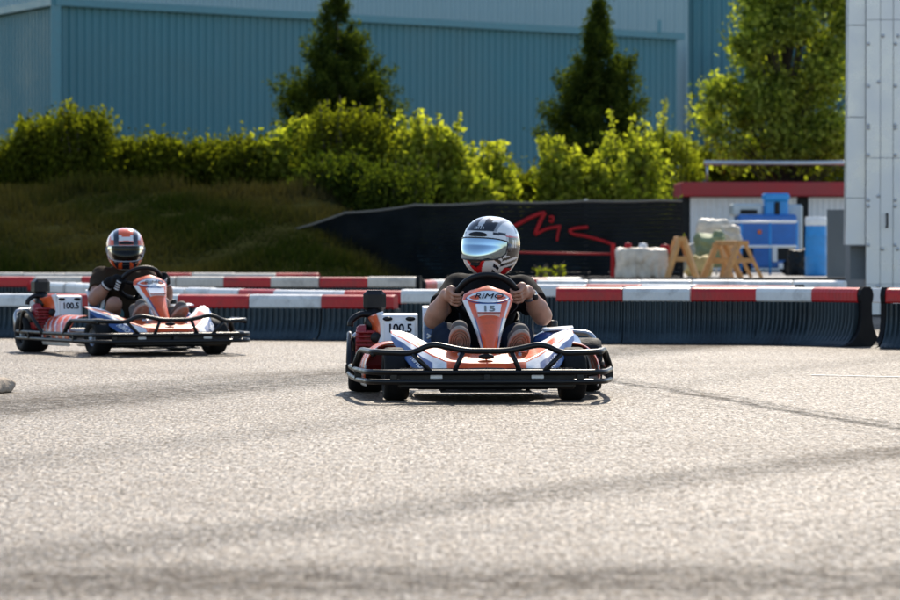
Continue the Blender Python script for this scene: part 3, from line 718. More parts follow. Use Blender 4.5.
# ------------------------------------------------------------------ stone at the left edge
s = SDF((-2.6, 17.6, -.02), (-2.15, 18.5, .14), .012)
s.ell((-2.36, 18.25, .03), (.10, .13, .05), .01); s.ell((-2.40, 18.12, .03), (.09, .09, .045), .02); s.noise(.006, 40, 2); s.cut(lambda x, y, z: .002 - z)
tag(s.build('loose_stone', mat('pale_stone', (.38, .30, .22), .9, var=.3, bump=.6, bscale=60)), 'pale loose stone lying on the asphalt beside the track', 'stone')
# ------------------------------------------------------------------ vegetation
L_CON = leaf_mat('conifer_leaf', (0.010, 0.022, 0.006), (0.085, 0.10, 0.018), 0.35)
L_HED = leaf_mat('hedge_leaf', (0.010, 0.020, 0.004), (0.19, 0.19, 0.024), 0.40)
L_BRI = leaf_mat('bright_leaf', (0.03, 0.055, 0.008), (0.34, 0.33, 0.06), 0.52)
L_TREE = leaf_mat('tree_leaf', (0.035, 0.06, 0.012), (0.34, 0.35, 0.08), 0.5)
def leaves(name, C, size, m, parent, aspect=0.55, droop=0.0, bright=None):
    """one leaf-shaped quad at each point of C"""
    C = np.asarray(C); n = len(C); sz = size * np.random.uniform(.6, 1.35, n)[:, None]
    d = np.random.randn(n, 3); d[:, 2] += droop; d /= np.linalg.norm(d, axis=1)[:, None]
    e = np.cross(d, np.random.randn(n, 3)); e /= np.linalg.norm(e, axis=1)[:, None]
    V = np.stack([C - d * sz * .5, C + e * sz * aspect * .5, C + d * sz * .5, C - e * sz * aspect * .5], 1).reshape(-1, 3)
    r = np.clip(np.random.rand(n) if bright is None else bright, 0, 1)
    return np_mesh(name, V, np.arange(4 * n).reshape(-1, 4), m, parent, False, rnd=np.repeat(r, 4))
def conifer(px, D, base_z, pts, label, N=46000, seed=1):
    """pts: (py, half width left px, half width right px) from the apex down"""
    rs = np.random.RandomState(seed); s = F_PX / D; zz = np.array([Z(a, D) for a, _, _ in pts]); L = np.array([b for _, b, _ in pts]) / s * 1.08; R = np.array([c for _, _, c in pts]) / s * 1.08
    root = tag(empty('conifer_tree', (X(px, D), D, base_z)), label, 'tree', 'conifers behind the hedge')
    tips = []
    nt_ = 300
    zmin, zmax = zz.min(), zz.max()
    while len(tips) < nt_:
        z = rs.uniform(zmin, zmax); a = rs.rand() * 6.283
        l, r = np.interp(-z, -zz, L), np.interp(-z, -zz, R); w_ = r if math.cos(a) > 0 else l
        if rs.rand() > (w_ + .06) / (max(L.max(), R.max())): continue
        rad = w_ * rs.uniform(.45, 1.16); tips.append((math.cos(a) * rad, math.sin(a) * .5 * (l + r) * rad / max(w_, .01), z, w_))
    C = []; B = []
    for (x, y, z, w_) in tips:
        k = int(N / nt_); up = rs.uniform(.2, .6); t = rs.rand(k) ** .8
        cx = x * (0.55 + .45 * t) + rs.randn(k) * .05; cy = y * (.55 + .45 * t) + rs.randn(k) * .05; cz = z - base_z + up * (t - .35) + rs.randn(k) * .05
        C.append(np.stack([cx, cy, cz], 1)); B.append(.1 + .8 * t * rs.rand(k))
    # loose sprigs at the apex
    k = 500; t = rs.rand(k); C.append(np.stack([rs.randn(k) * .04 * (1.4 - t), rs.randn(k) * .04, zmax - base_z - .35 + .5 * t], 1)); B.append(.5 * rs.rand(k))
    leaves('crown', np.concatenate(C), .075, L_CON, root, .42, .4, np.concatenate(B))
    mb = MB(); hh = zmax - base_z; mb.tube([(0, 0, -.1), (.02, 0, hh * .5), (0, 0, hh * .92)], .1, 8, rs=[.13, .08, .015]); mb.build('trunk', M_BARK, root)
    return root
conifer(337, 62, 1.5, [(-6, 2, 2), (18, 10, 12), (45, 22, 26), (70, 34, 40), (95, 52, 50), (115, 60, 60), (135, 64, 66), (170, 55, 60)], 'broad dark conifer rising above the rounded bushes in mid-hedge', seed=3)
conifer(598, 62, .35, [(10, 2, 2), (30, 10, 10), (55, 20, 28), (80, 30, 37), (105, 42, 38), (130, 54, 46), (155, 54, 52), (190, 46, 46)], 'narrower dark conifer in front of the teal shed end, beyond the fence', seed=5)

def bush(px, D, base_z, w_px, top_py, label, m, N=5200, leaf=.085, seed=0, sprigs=5, name='shrub', low=0.0, group='shrubs of the hedge'):
    rs = np.random.RandomState(seed); s = F_PX / D; hw = w_px / s / 2; hz = Z(top_py, D) - base_z
    root = tag(empty(name, (X(px, D), D, base_z)), label, 'shrub', group)
    C = []; B = []; nt_ = 55
    for i in range(nt_):
        a = rs.rand() * 6.283; t = rs.rand() ** .7; r = hw * (1 - .45 * t ** 2.5) * math.sqrt(rs.uniform(.15, 1.05))
        x, y, z = math.cos(a) * r, math.sin(a) * r * .8, hz * (.1 + .82 * t); k = int(N / nt_); sp = (.10 + .06 * rs.rand()) * min(1, hw / .45)
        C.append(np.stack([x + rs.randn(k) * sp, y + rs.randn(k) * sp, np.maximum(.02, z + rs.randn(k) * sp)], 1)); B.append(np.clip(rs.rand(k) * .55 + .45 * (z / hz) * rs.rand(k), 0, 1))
    mbs = MB()
    for i in range(sprigs):
        a = rs.rand() * 6.283; r = hw * rs.uniform(.1, .8); x, y = math.cos(a) * r, math.sin(a) * r * .7; h0 = hz * .75; h1 = hz * rs.uniform(.95, 1.24); k = 55 if hw > .3 else 14
        t = rs.rand(k); ln = rs.randn() * .08
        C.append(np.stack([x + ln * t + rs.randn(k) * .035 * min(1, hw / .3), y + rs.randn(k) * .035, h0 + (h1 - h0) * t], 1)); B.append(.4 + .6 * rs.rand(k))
        mbs.tube([(x * .3, y * .3, 0), (x, y, h0), (x + ln, y, h1 + .05)], .01, 5, rs=[.02, .012, .004])
    for i in range(6):
        a = rs.rand() * 6.283; mbs.tube([(0, 0, -.05), (math.cos(a) * hw * .4, math.sin(a) * hw * .4, hz * .45), (math.cos(a) * hw * .7, math.sin(a) * hw * .6, hz * .85)], .02, 5, rs=[.035, .02, .006])
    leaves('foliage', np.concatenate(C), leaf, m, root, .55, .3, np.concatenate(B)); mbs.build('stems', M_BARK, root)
    return root
HL = [  # px, D, base z, width px, top py, material, label
    (-8, 57, 1.6, 70, 150, L_HED, 'dark hedge shrub at the end of the row, beyond the shed corner'),
    (38, 57, 1.6, 62, 128, L_HED, 'tall dark hedge shrub between the tallest one and the end of the row'),
    (80, 56.6, 1.6, 74, 117, L_HED, 'tallest dark hedge shrub, standing below the shed corner trim'),
    (124, 57, 1.6, 56, 148, L_HED, 'hedge shrub beside the tallest one, on its conifer side'),
    (166, 56.8, 1.6, 58, 146, L_HED, 'second hedge shrub from the tallest one towards the broad conifer'),
    (205, 57, 1.6, 52, 152, L_HED, 'third hedge shrub from the tallest one towards the broad conifer'),
    (240, 56.7, 1.6, 56, 146, L_HED, 'last dark hedge shrub before the yellow-green ones by the broad conifer'),
    (277, 56.9, 1.6, 54, 148, L_BRI, 'yellow-green shrub between the dark hedge and the broad conifer'),
    (312, 57.2, 1.6, 56, 132, L_BRI, 'loose yellow-green shrub with tall shoots at the foot of the broad conifer'),
    (347, 56.2, 1.45, 98, 118, L_HED, 'big rounded dark-hearted bush in front of the broad conifer'),
    (392, 56.0, 1.0, 60, 152, L_BRI, 'bright bush growing down the end of the bank'),
    (428, 56.4, .7, 92, 136, L_BRI, 'broad bright pale-green bush above the end of the grass bank'),
    (338, 54.6, 1.2, 84, 166, L_CON, 'low dark bush at the top of the grass bank'),
    (395, 54.0, .7, 90, 178, L_CON, 'low dark bush where the bank meets the slat fence'),
    (470, 56, .4, 60, 178, L_BRI, 'low yellow-green shrub behind the slat fence top'),
    (492, 57, .4, 50, 165, L_BRI, 'upright yellow-green shrub with tall shoots behind the slat fence'),
    (528, 58, .4, 60, 172, L_HED, 'grey-green shrub behind the slat fence'),
    (560, 57, .4, 46, 160, L_BRI, 'small bright shrub with shoots beside the narrower conifer'),
    (600, 57, .4, 70, 168, L_BRI, 'bright shrub at the foot of the narrower conifer'),
    (630, 57.6, .4, 72, 140, L_BRI, 'large olive bush between the narrower conifer and the tall olive bush'),
    (672, 70, .4, 66, 128, L_BRI, 'tall olive bush behind the container end'),
    (708, 71, .4, 60, 146, L_HED, 'dark bush behind the red roof edge'),
    (765, 71.5, .4, 100, 150, L_HED, 'low dark bush under the leafy tree'),
    (828, 71.5, .4, 90, 148, L_HED, 'low dark bush beside the white steel building'),
]
for i, (px, D, bz, wp, tp, m, lab) in enumerate(HL):
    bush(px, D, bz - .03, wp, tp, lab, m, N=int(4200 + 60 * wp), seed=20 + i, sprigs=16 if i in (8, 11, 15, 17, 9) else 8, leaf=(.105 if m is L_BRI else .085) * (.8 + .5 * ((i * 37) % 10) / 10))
# leafy tree on the right
def leafy_tree():
    D = 68.0; rs = np.random.RandomState(11); root = tag(empty('leafy_tree', (X(785, D), D, .34)), 'leafy broad-leaved tree behind the red-roofed container', 'tree'); s = F_PX / D
    mb = MB(); mb.tube([(0, 0, -.05), (.05, 0, 1.2), (0, .05, 2.4), (.1, 0, 4.6)], .1, 9, rs=[.12, .1, .08, .03])
    C = []; B = []; lb = MB()
    blobs = []
    for i in range(170):
        px = rs.uniform(708, 862); py = rs.uniform(-45, 165)
        lim = np.interp(py, [-45, 0, 20, 60, 100, 130, 165], [745, 742, 735, 726, 706, 715, 730])
        if px < lim: continue
        blobs.append((px, py))
    for (px, py) in blobs:
        x, z = X(px, D) - X(785, D), Z(py, D) - .34; y = rs.uniform(-1.0, .9); k = 230; sp = rs.uniform(.09, .24)
        C.append(np.stack([x + rs.randn(k) * sp, y + rs.randn(k) * sp, np.maximum(.5, z + rs.randn(k) * sp * .8)], 1)); B.append(rs.rand(k))
        st = Vector((0, 0, max(.9, z * .55))); lb.tube([st, st.lerp(Vector((x, y, z)), .6) + Vector((0, 0, .1)), (x, y, z)], .02, 5, rs=[.03, .016, .005])
    leaves('crown', np.concatenate(C), .11, L_TREE, root, .6, .1, np.concatenate(B)); mb.build('trunk', M_BARK, root); lb.build('limbs', M_BARK, root)
leafy_tree()
for i, (px, D, tp) in enumerate(((560, 46.4, 266), (551, 46.2, 270), (541, 46.5, 269), (500, 46.3, 271))):
    bush(px, D, .37, 9, tp, 'small weed growing from the yard kerb', L_BRI, N=110, leaf=.04, seed=80 + i, sprigs=2, name='weed', group='weeds along the yard kerb')
# ------------------------------------------------------------------ karts
K_ORA = (0.80, 0.105, 0.016); K_WHI = (0.82, 0.82, 0.82); K_BLU = (0.018, 0.075, 0.24); K_LBL = (0.30, 0.46, 0.60); K_BLK = (0.012, 0.012, 0.013); K_RED = (0.55, 0.02, 0.015); K_GRY = (.32, .33, .34)
M_LIV = mat('kart_livery', (1, 1, 1), 0.38, coat=0.3, attr=True, var=0.12, scale=16, scuff=.3, sscale=9)
M_ORA = mat('kart_orange', K_ORA, 0.36, coat=0.35, var=0.14, scale=14)
M_KWH = mat('kart_white', K_WHI, 0.32, coat=0.4, var=0.08, scale=14, scuff=.2, sscale=9)
M_KBL = mat('kart_blue', K_BLU, 0.34, coat=0.4, var=0.15, scale=14)
M_TUBE = mat('bumper_black', (0.006, 0.006, 0.007), 0.36, var=0.4, scale=18, spec=0.35)
M_STEEL = mat('bare_steel', (0.5, 0.5, 0.5), 0.33, metal=0.9, var=0.2)
M_TYRE = mat('tyre_rubber', (0.007, 0.007, 0.008), 0.75, spec=0.3, var=0.4, scale=24, bump=0.3, bscale=90)
M_RIM = mat('wheel_rim', (0.42, 0.43, 0.45), 0.35, metal=0.85)
M_ENG = mat('engine_red', (0.28, 0.010, 0.015), 0.45, var=0.25)
M_PLB = mat('black_plastic', (0.005, 0.005, 0.006), 0.45, spec=0.35, var=0.25)
M_INK = mat('dark_print', (0.006, 0.010, 0.022), 0.6, spec=0.1); M_INKG = mat('grey_print', (0.20, 0.22, 0.22), 0.6, spec=0.1); M_INKW = mat('white_print', (0.78, 0.78, 0.78), 0.4)
M_PLT = mat('plate_white', (0.78, 0.80, 0.82), 0.35, coat=0.2, var=0.08)
M_SEAT = mat('seat_black', (0.005, 0.005, 0.006), 0.5, spec=0.3)
WHEELC = Vector((.035, -.10, .50)); WN = Vector((0, .75, .66)).normalized(); WU = Vector((0, -.66, .75)).normalized(); WR = .152

def wheel(kart, x, y, r, wd, steer=0.0):
    w_ = bpy.data.objects.new('wheel', None); w_.empty_display_size = .05; w_.location = (x, y, r); w_.rotation_euler = (0, 0, steer); link(w_, kart)
    h = wd / 2; rim = r * .5
    mb = MB(); pr = [(rim, -h * .72), (rim * 1.08, -h * .86), (r * .72, -h * 1.0), (r * .9, -h * .97), (r * .975, -h * .82), (r, -h * .6), (r * 1.002, 0), (r, h * .6), (r * .975, h * .82), (r * .9, h * .97), (r * .72, h), (rim * 1.08, h * .86), (rim, h * .72)]
    mb.lathe(pr, axis='X', n=40); mb.build('tyre', M_TYRE, w_)
    sg = math.copysign(1, x)
    mb = MB(); mb.lathe([(rim * 1.02, -h * .74), (rim * .92, -h * .66), (rim * .86, -h * .3), (rim * .8, h * .1 * sg), (rim * .86, h * .3), (rim * .92, h * .66), (rim * 1.02, h * .74)], axis='X', n=32)
    mb.lathe([(0, sg * h * .34), (rim * .3, sg * h * .34), (rim * .34, sg * h * .2), (rim * .6, sg * h * .12), (rim * .85, sg * h * .2)], axis='X', n=32)
    for k in range(5):
        a = k * 2 * math.pi / 5; mb.lathe([(0, sg * h * .3), (.007, sg * h * .3), (.008, sg * h * .12)], (0, math.cos(a) * rim * .5, math.sin(a) * rim * .5), 'X', 8)
    mb.build('rim', M_RIM, w_)
    return w_

def kart(loc, rz, label, number):
    K = tag(empty('go_kart', (loc[0], loc[1], 0.0), rz), label, 'go-kart', 'racing karts')
    # wheels
    wheel(K, -.435, -.525, .130, .125, .06); wheel(K, .435, -.525, .130, .125, .06)
    wheel(K, -.565, .525, .140, .195); wheel(K, .565, .525, .140, .195)
    mb = MB(); mb.tube([(-.5, .525, .14), (.5, .525, .14)], .019, 10); mb.build('rear_axle', M_STEEL, K)
    mb = MB(); mb.tube([(-.4, -.525, .13), (-.28, -.5, .1), (.28, -.5, .1), (.4, -.525, .13)], .016, 8); mb.build('front_axle', M_TUBE, K)
    # frame and floor
    mb = MB()
    for sg in (-1, 1):
        mb.tube(smooth_path([(sg * .2, -.8, .075), (sg * .24, -.5, .075), (sg * .33, -.1, .075), (sg * .33, .3, .08), (sg * .3, .7, .1)], 5), .015, 8)
        mb.tube([(sg * .33, 0, .075), (sg * .64, .0, .12)], .013, 8); mb.tube([(sg * .31, .4, .08), (sg * .64, .42, .12)], .013, 8)
    for y in (-.78, -.25, .3, .68): mb.tube([(-.3, y, .075), (.3, y, .075)], .014, 8)
    for x in (-.2, .2): mb.tube([(x, -.88, .11), (x, -.7, .08)], .013, 8); mb.tube([(x, .8, .11), (x, .65, .09)], .013, 8)
    mb.build('chassis_frame', M_TUBE, K)
    mb = MB(); mb.prism([(-.22, .048), (.22, .048), (.22, .056), (-.22, .056)], -.8, -.45); mb.prism([(-.32, .048), (.32, .048), (.32, .056), (-.32, .056)], -.45, .25); mb.build('floor_tray', M_PLB, K)
    # perimeter bumper
    half = [(.0, -.905), (.50, -.905), (.575, -.85), (.625, -.55), (.65, -.15), (.66, .3), (.655, .62), (.60, .765), (.0, .795)]
    loop = half + [(-x, y) for x, y in half[-2:0:-1]]
    for z, g in ((.150, 0), (.104, .0)):
        pts = round_path([(x * (1 - g), y, z) for x, y in loop], .07, 5, True); mb = MB(); mb.tube(pts, .0135, 10, closed=True); mb.build('bumper_rail', M_TUBE, K)
    for (x, y) in ((.45, -.9), (-.45, -.9), (.62, -.55), (-.62, -.55), (.66, .3), (-.66, .3), (.3, .78), (-.3, .78), (0, -.9)):
        mb = MB(); mb.box((x, y, .127), (.035, .02, .05), 0, None, .004); mb.build('rail_clamp', M_TUBE, K)
    mb = MB(); mb.box((0, -.865, .118), (.86, .03, .10), 0, None, .012); mb.build('front_skirt', M_PLB, K)
    for sx in (-1, 1):
        mb = MB(); mb.box((sx * .245, -.885, .127), (.06, .012, .018), 0, None, .003); mb.build('skirt_sticker', M_KWH, K)
    hoop = [(-.632, -.36, .150), (-.60, -.42, .245), (-.555, -.84, .247), (-.36, -.90, .240), (-.272, -.90, .288), (-.1, -.905, .252), (.1, -.905, .252), (.272, -.90, .288), (.36, -.90, .240), (.555, -.84, .247), (.60, -.42, .245), (.632, -.36, .150)]
    mb = MB(); mb.tube(round_path(hoop, .05, 5), .0145, 10); mb.build('front_hoop', M_TUBE, K)
    for sg in (-1, 1):
        mb = MB(); mb.tube([(sg * .115, -.903, .252), (sg * .16, -.905, .15)], .012, 8); mb.build('hoop_strut', M_TUBE, K)
        mb = MB(); mb.tube([(sg * .36, -.9, .24), (sg * .27, -.905, .15)], .012, 8); mb.build('hoop_strut', M_TUBE, K)
        # guard over the rear wheel and its diagonal, then the rear hoop
        if sg < 0: mb = MB(); mb.tube(round_path([(sg * .66, .50, .15), (sg * .655, .47, .295), (sg * .655, .38, .31), (sg * .66, .02, .15)], .06, 5), .0145, 10); mb.build('wheel_guard', M_TUBE, K)
        mb = MB(); mb.tube(round_path([(sg * .645, .66, .15), (sg * .64, .70, .30), (sg * .42, .77, .31), (sg * .40, .79, .15)], .06, 5), .0145, 10); mb.build('rear_hoop', M_STEEL, K)
        mb = MB(); mb.tube(round_path([(sg * .64, -.38, .15), (sg * .61, -.40, .245), (sg * .56, -.62, .245), (sg * .548, -.84, .235)], .06, 5), .0135, 10); mb.build('wheel_guard', M_TUBE, K)
    # nose cowl: lofted bands
    ST = [  # x, rear-top (y,z), white/orange, orange/white, white/blue, front-bottom
        (0.00, (-.50, .250), (-.51, .250), (-.845, .185), (-.862, .165), (-.87, .145)),
        (0.09, (-.51, .248), (-.52, .247), (-.845, .185), (-.862, .163), (-.87, .145)),
        (0.19, (-.54, .246), (-.57, .236), (-.80, .196), (-.84, .168), (-.865, .146)),
        (0.25, (-.50, .266), (-.55, .252), (-.73, .222), (-.79, .182), (-.845, .148)),
        (0.30, (-.45, .292), (-.51, .272), (-.65, .247), (-.72, .208), (-.815, .150)),
        (0.36, (-.38, .325), (-.44, .305), (-.55, .283), (-.62, .252), (-.73, .168)),
        (0.41, (-.33, .338), (-.37, .322), (-.44, .306), (-.49, .286), (-.58, .225)),
        (0.455, (-.29, .340), (-.31, .333), (-.35, .325), (-.38, .314), (-.42, .294))]
    def nose(side):
        def pos(u, v):
            x = u * .455; i = 0
            while i < len(ST) - 2 and ST[i + 1][0] < x: i += 1
            t = (x - ST[i][0]) / (ST[i + 1][0] - ST[i][0]); t = t * t * (3 - 2 * t) * .4 + t * .6
            row = [Vector(a).lerp(Vector(b), t) for a, b in zip(ST[i][1:], ST[i + 1][1:])]
            q = v * 4; j = min(3, int(q)); f = q - j; p = row[j].lerp(row[j + 1], f)
            bul = .012 * math.sin(math.pi * v) * (1 - u * .6)
            return (side * x, p.x - bul, p.y + bul * .6)
        def colf(u, v, p):
            q = v * 4
            if u < .2: return K_ORA if q < 3.0 else K_BLK
            if q < .75: return K_WHI if u > .55 else K_ORA
            if q < 2.25: return K_ORA
            if q < 3 or (u < .58 and q < 3.7): return K_WHI if u > .42 else K_ORA
            return K_BLU if u > .5 else K_WHI
        return pos, colf
    for side in (-1, 1):
        pos, colf = nose(side)
        grid('nose_cowl', pos, 60, 40, M_LIV, K, colf, thick=.006 if side < 0 else -.006)
        nc = Vector(pos(.72, .90)); n1 = Vector(pos(.80, .80)) ; n2 = Vector(pos(.62, .99))
        rgt = (n2 - n1) if side < 0 else (n1 - n2)
        upv = Vector(pos(.76, .78)) - Vector(pos(.72, .95)); nrm = rgt.cross(upv).normalized()
        if nrm.y > 0: nrm = -nrm
        text_mesh('RiMO', 'logo_print', .05, M_INKW, K, frame(nc + nrm * .012, rgt, upv), .3, .0006, 1.0)
    mb = MB(); mb.lathe([(0, -.004), (.03, -.004), (.034, .006), (.03, .016)], axis='Y', n=20)
    for i, v in enumerate(mb.v): mb.v[i] = (v[0] * 1.15 + .0, v[1] - .80, v[2] * .42 + .222)
    mb.build('nose_intake', M_PLB, K)
    # steering fairing
    FX = .028
    FZ = [(.215, -.70, .036, .05), (.26, -.66, .044, .05), (.33, -.585, .062, .055), (.40, -.505, .086, .055), (.46, -.435, .112, .05), (.50, -.39, .127, .045), (.528, -.36, .118, .04), (.548, -.335, .085, .03), (.562, -.315, .030, .02)]
    def fpos(u, v):
        q = v * (len(FZ) - 1); i = min(len(FZ) - 2, int(q)); t = q - i
        z, y, wd, dp = [FZ[i][k] * (1 - t) + FZ[i + 1][k] * t for k in range(4)]
        a = (u * 2 - 1); e = abs(a) ** 2.6
        return (FX + a * wd, y + dp * e * 1.5, z - .01 * e)
    def fcol(u, v, p):
        a = abs(u * 2 - 1); z = p[2]
        if v < .40:
            if a > .80: return K_WHI
            if a > .72: return K_BLU if v > .12 else K_BLK
            return K_ORA
        if z > .535: return K_ORA
        if a > .90: return K_ORA if (v > .62 or u > .5) else K_WHI
        if a > .80: return K_WHI if v < .62 else K_ORA
        if a > .55 - (.0 if z < .47 else .2): return K_ORA
        if z < .445: return tuple(K_ORA[k] + (K_WHI[k] - K_ORA[k]) * min(1, max(0, (v - .40) / .1)) for k in range(3))
        return K_WHI
    fr = grid('steering_fairing', fpos, 48, 72, M_LIV, K, fcol, thick=.006)
    def surf(x, z):  # point on the fairing face near (x,z)
        lo, hi = 0., 1.
        for _ in range(24):
            mid = (lo + hi) / 2
            if fpos(.5, mid)[2] < z: lo = mid
            else: hi = mid
        v = lo; wd = fpos(1, v)[0] - FX; u = .5 + .5 * max(-1, min(1, (x - FX) / max(wd, .01))); p = Vector(fpos(u, v)); return p
    slope = (surf(FX, .52) - surf(FX, .42)).normalized(); fn_ = Vector((1, 0, 0)).cross(slope).normalized()
    def lens(name, zc, hw, hh, m, off, parent):
        mb = MB(); n = 24; v = []
        for k in range(n):
            a = 2 * math.pi * k / n; x = math.cos(a) * hw; zz = zc + math.copysign(abs(math.sin(a)) ** 1.4, math.sin(a)) * hh; p = surf(FX + x, zz); v.append(p + fn_ * off)
        c = surf(FX, zc) + fn_ * off
        mb.add(v + [c], [(k, (k + 1) % n, n) for k in range(n)], 0, True); return mb.build(name, m, parent)
    lens('logo_border', .5025, .112, .034, M_KBL, .003, fr); lens('logo_plate', .504, .106, .029, M_PLT, .0055, fr)
    c = surf(FX, .503) + fn_ * .009
    text_mesh('RiMO', 'logo_print', .050, M_INK, fr, frame(c + slope * .002, (1, 0, 0), slope), .3, 0.0, 1.2)
    mb = MB(); z0, z1 = .418, .468
    q = [surf(FX, z) + fn_ * .006 + Vector((dx, 0, 0)) for dx, z in ((-.052, z0), (.052, z0), (.064, z1), (-.064, z1))]
    q2 = [p - fn_ * .022 for p in q]
    mb.add(q + q2, [(0, 1, 2, 3), (7, 6, 5, 4), (0, 4, 5, 1), (1, 5, 6, 2), (2, 6, 7, 3), (3, 7, 4, 0)]); np_ = mb.build('number_plate', M_PLT, fr)
    c = (q[0] + q[1] + q[2] + q[3]) / 4 + fn_ * .002
    if number: text_mesh(number, 'number_print', .056, M_INKG, fr, frame(c, (1, 0, 0), slope), .0, .0014, 1.2)
    mb = MB(); mb.box(c - slope * .031 + fn_ * .002, (.115, .006, .007), 0, None, .001); mb.build('plate_edge', mat('plate_edge_red', (.35, .06, .03), .4), fr)
    # steering wheel, column
    rg = Vector((1, 0, 0)); st = bpy.data.objects.new('steering_wheel', None); st.empty_display_size = .05; link(st, K)
    ring = [WHEELC + (rg * math.cos(a) + WU * math.sin(a) * (1.0 if math.sin(a) > -.5 else .93)) * WR for a in [2 * math.pi * k / 48 for k in range(48)]]
    mb = MB(); mb.tube(ring, .0165, 12, closed=True); mb.build('rim', M_SEAT, st)
    mb = MB()
    for a in (.15, math.pi - .15, -math.pi / 2): mb.tube([WHEELC - WN * .02, WHEELC + (rg * math.cos(a) + WU * math.sin(a)) * WR], .012, 8)
    mb.build('spokes', M_SEAT, st)
    mb = MB(); mb.box(WHEELC, (.12, .10, .03), 0, frame((0, 0, 0), rg, WU).to_3x3(), .012); mb.build('hub', M_SEAT, st)
    mb = MB(); mb.tube([WHEELC, WHEELC - WN * .2 + Vector((0, -.1, -.1)), (FX * .5, -.55, .12)], .012, 8); mb.build('steering_column', M_STEEL, K)
    # pedals
    for x in (-.125, .17):
        mb = MB(); mb.tube([(x, -.70, .08), (x, -.665, .24)], .009, 8); mb.tube([(x - .035, -.665, .245), (x + .035, -.665, .245)], .009, 8); mb.build('pedal', M_STEEL, K)
    # seat
    def seat(u, v):
        a = math.radians(-112 + 224 * u); k = v
        hw = .175 + .035 * k; y = .14 + .17 * k + .0; z = .085 + .40 * k ** 1.1
        bx = math.sin(a) * hw; by = math.cos(a) * .15
        side_drop = (1 - math.cos(a)) * .5
        return (bx, .12 + .13 * k + by * (.9), z - .16 * side_drop * k)
    grid('seat', seat, 36, 20, M_SEAT, K, thick=.012)
    mb = MB(); mb.prism([(-.16, .075), (.16, .075), (.17, .1), (-.17, .1)], .0, .27); mb.build('seat_base', M_SEAT, K)
    # engine side (driver's right)
    en = bpy.data.objects.new('engine', None); en.empty_display_size = .05; link(en, K)
    mb = MB(); mb.box((-.50, .36, .225), (.17, .22, .20), 0, None, .02); mb.build('crankcase', M_ENG, en)
    for k in range(7):
        mb = MB(); mb.box((-.575, .25, .185 + k * .022), (.10, .07, .010), 0, None, .003); mb.build('cooling_fin', M_ENG, en)
    mb = MB(); mb.lathe([(0, -.035), (.03, -.035), (.085, -.028), (.098, -.012), (.10, .02)], (-.592, .36, .255), 'X', 28); mb.build('fan_cover', M_ENG, en)
    mb = MB(); mb.lathe([(0, -.012), (.035, -.012), (.04, .0), (.04, .012)], (-.63, .36, .255), 'X', 20); mb.build('starter_cup', M_PLB, en)
    mb = MB(); mb.box((-.525, .46, .475), (.118, .125, .112), 0, None, .022); ab = mb.build('air_box', M_PLB, en)
    mb = MB(); mb.tube([(-.525, .45, .43), (-.535, .42, .38), (-.54, .38, .32)], .04, 10, rs=[.05, .045, .05]); mb.build('intake_duct', M_PLB, en)
    mb = MB(); mb.tube(smooth_path([(-.54, .40, .405), (-.60, .39, .405), (-.645, .38, .375), (-.652, .38, .345)], 5), .017, 8); mb.build('handle', M_PLB, en)
    mb = MB(); mb.lathe([(0, -.09), (.035, -.09), (.045, -.07), (.045, .07), (.035, .09), (0, .09)], (-.43, .62, .27), 'X', 18); mb.build('muffler', M_STEEL, en)
    # orange engine cover, outer corner
    def cov(x0, x1, y0, y1, z0, z1, tp, m, name, par, bev=.03):
        mb = MB(); mb.box(((x0 + x1) / 2, (y0 + y1) / 2, (z0 + z1) / 2), (x1 - x0, y1 - y0, z1 - z0), 0, None, bev); return mb.build(name, m, par)
    oc = grid('engine_shroud', lambda u, v: (-.485 - .075 * math.sin(u * math.pi * .5) ** .8 - .01 * v * u + (.02 * math.sin(v * 3.14)), .175 + .27 * (1 - math.cos(u * math.pi * .5)) + .05 * v, .245 + .18 * v - .05 * u * v), 16, 16, M_LIV, K,
              lambda u, v, p: (K_WHI if u < .2 and v > .1 else K_ORA), thick=-.006)
    mb = MB(); mb.lathe([(0, -.004), (.024, -.003), (.028, .002), (.024, .01)], (-.522, .205, .29), 'Y', 16); mb.build('shroud_port', M_PLB, oc)
    # white cover carrying the class plate
    wc = grid('plate_cover', lambda u, v: (-.492 + .185 * u, (.165 + .018 * v if v < .62 else .176 + .34 * ((v - .62) / .38)), (.25 + .155 * v / .62 if v < .62 else .405 + .022 * math.sin(min(1, (v - .62) / .38 * 1.3) * 2.4) - .09 * ((v - .62) / .38) ** 2)), 14, 40, M_KWH, K, thick=.006)
    mb = MB(); mb.box((-.40, .158, .322), (.155, .006, .10), 0, Matrix.Rotation(-.1, 3, 'X'), .002); mb.build('class_plate', M_PLT, wc)
    text_mesh('100.5', 'class_print', .062, M_INK, wc, frame(Vector((-.40, .1535, .337)), (1, 0, 0), (0, .1, 1)), 0, .0014, .93)
    mb = MB(); mb.box((-.40, .1545, .28), (.10, .002, .006)); mb.build('class_print_line', M_INKG, wc)
    for x in (-.462, -.345):
        mb = MB(); mb.lathe([(0, -.004), (.02, -.004), (.022, .004)], axis='Y', n=16); mb.v = [(p[0] * 1.15 + x, p[1] + .168, p[2] * .5 + .387) for p in mb.v]; mb.build('cover_slot', M_PLB, wc)
    # blue panel and white strut beside the seat
    bp_ = grid('seat_side_panel', lambda u, v: (-.285 + .085 * u, .10 + .05 * (1 - u) * 0 + .02 * v + (.0 if v < .8 else .25 * (v - .8)), .20 + .25 * v), 8, 16, M_LIV, K, lambda u, v, p: (K_WHI if v > .72 or (u < .1) else (K_LBL if v > .6 else K_BLU)), thick=-.006)
    mb = MB()
    for sg in (-1, 1): mb.tube([(-.262, .098, .30 + sg * .012), (-.222, .102, .30 - sg * .012)], .005, 6)
    mb.build('cross_mark', M_KWH, bp_)
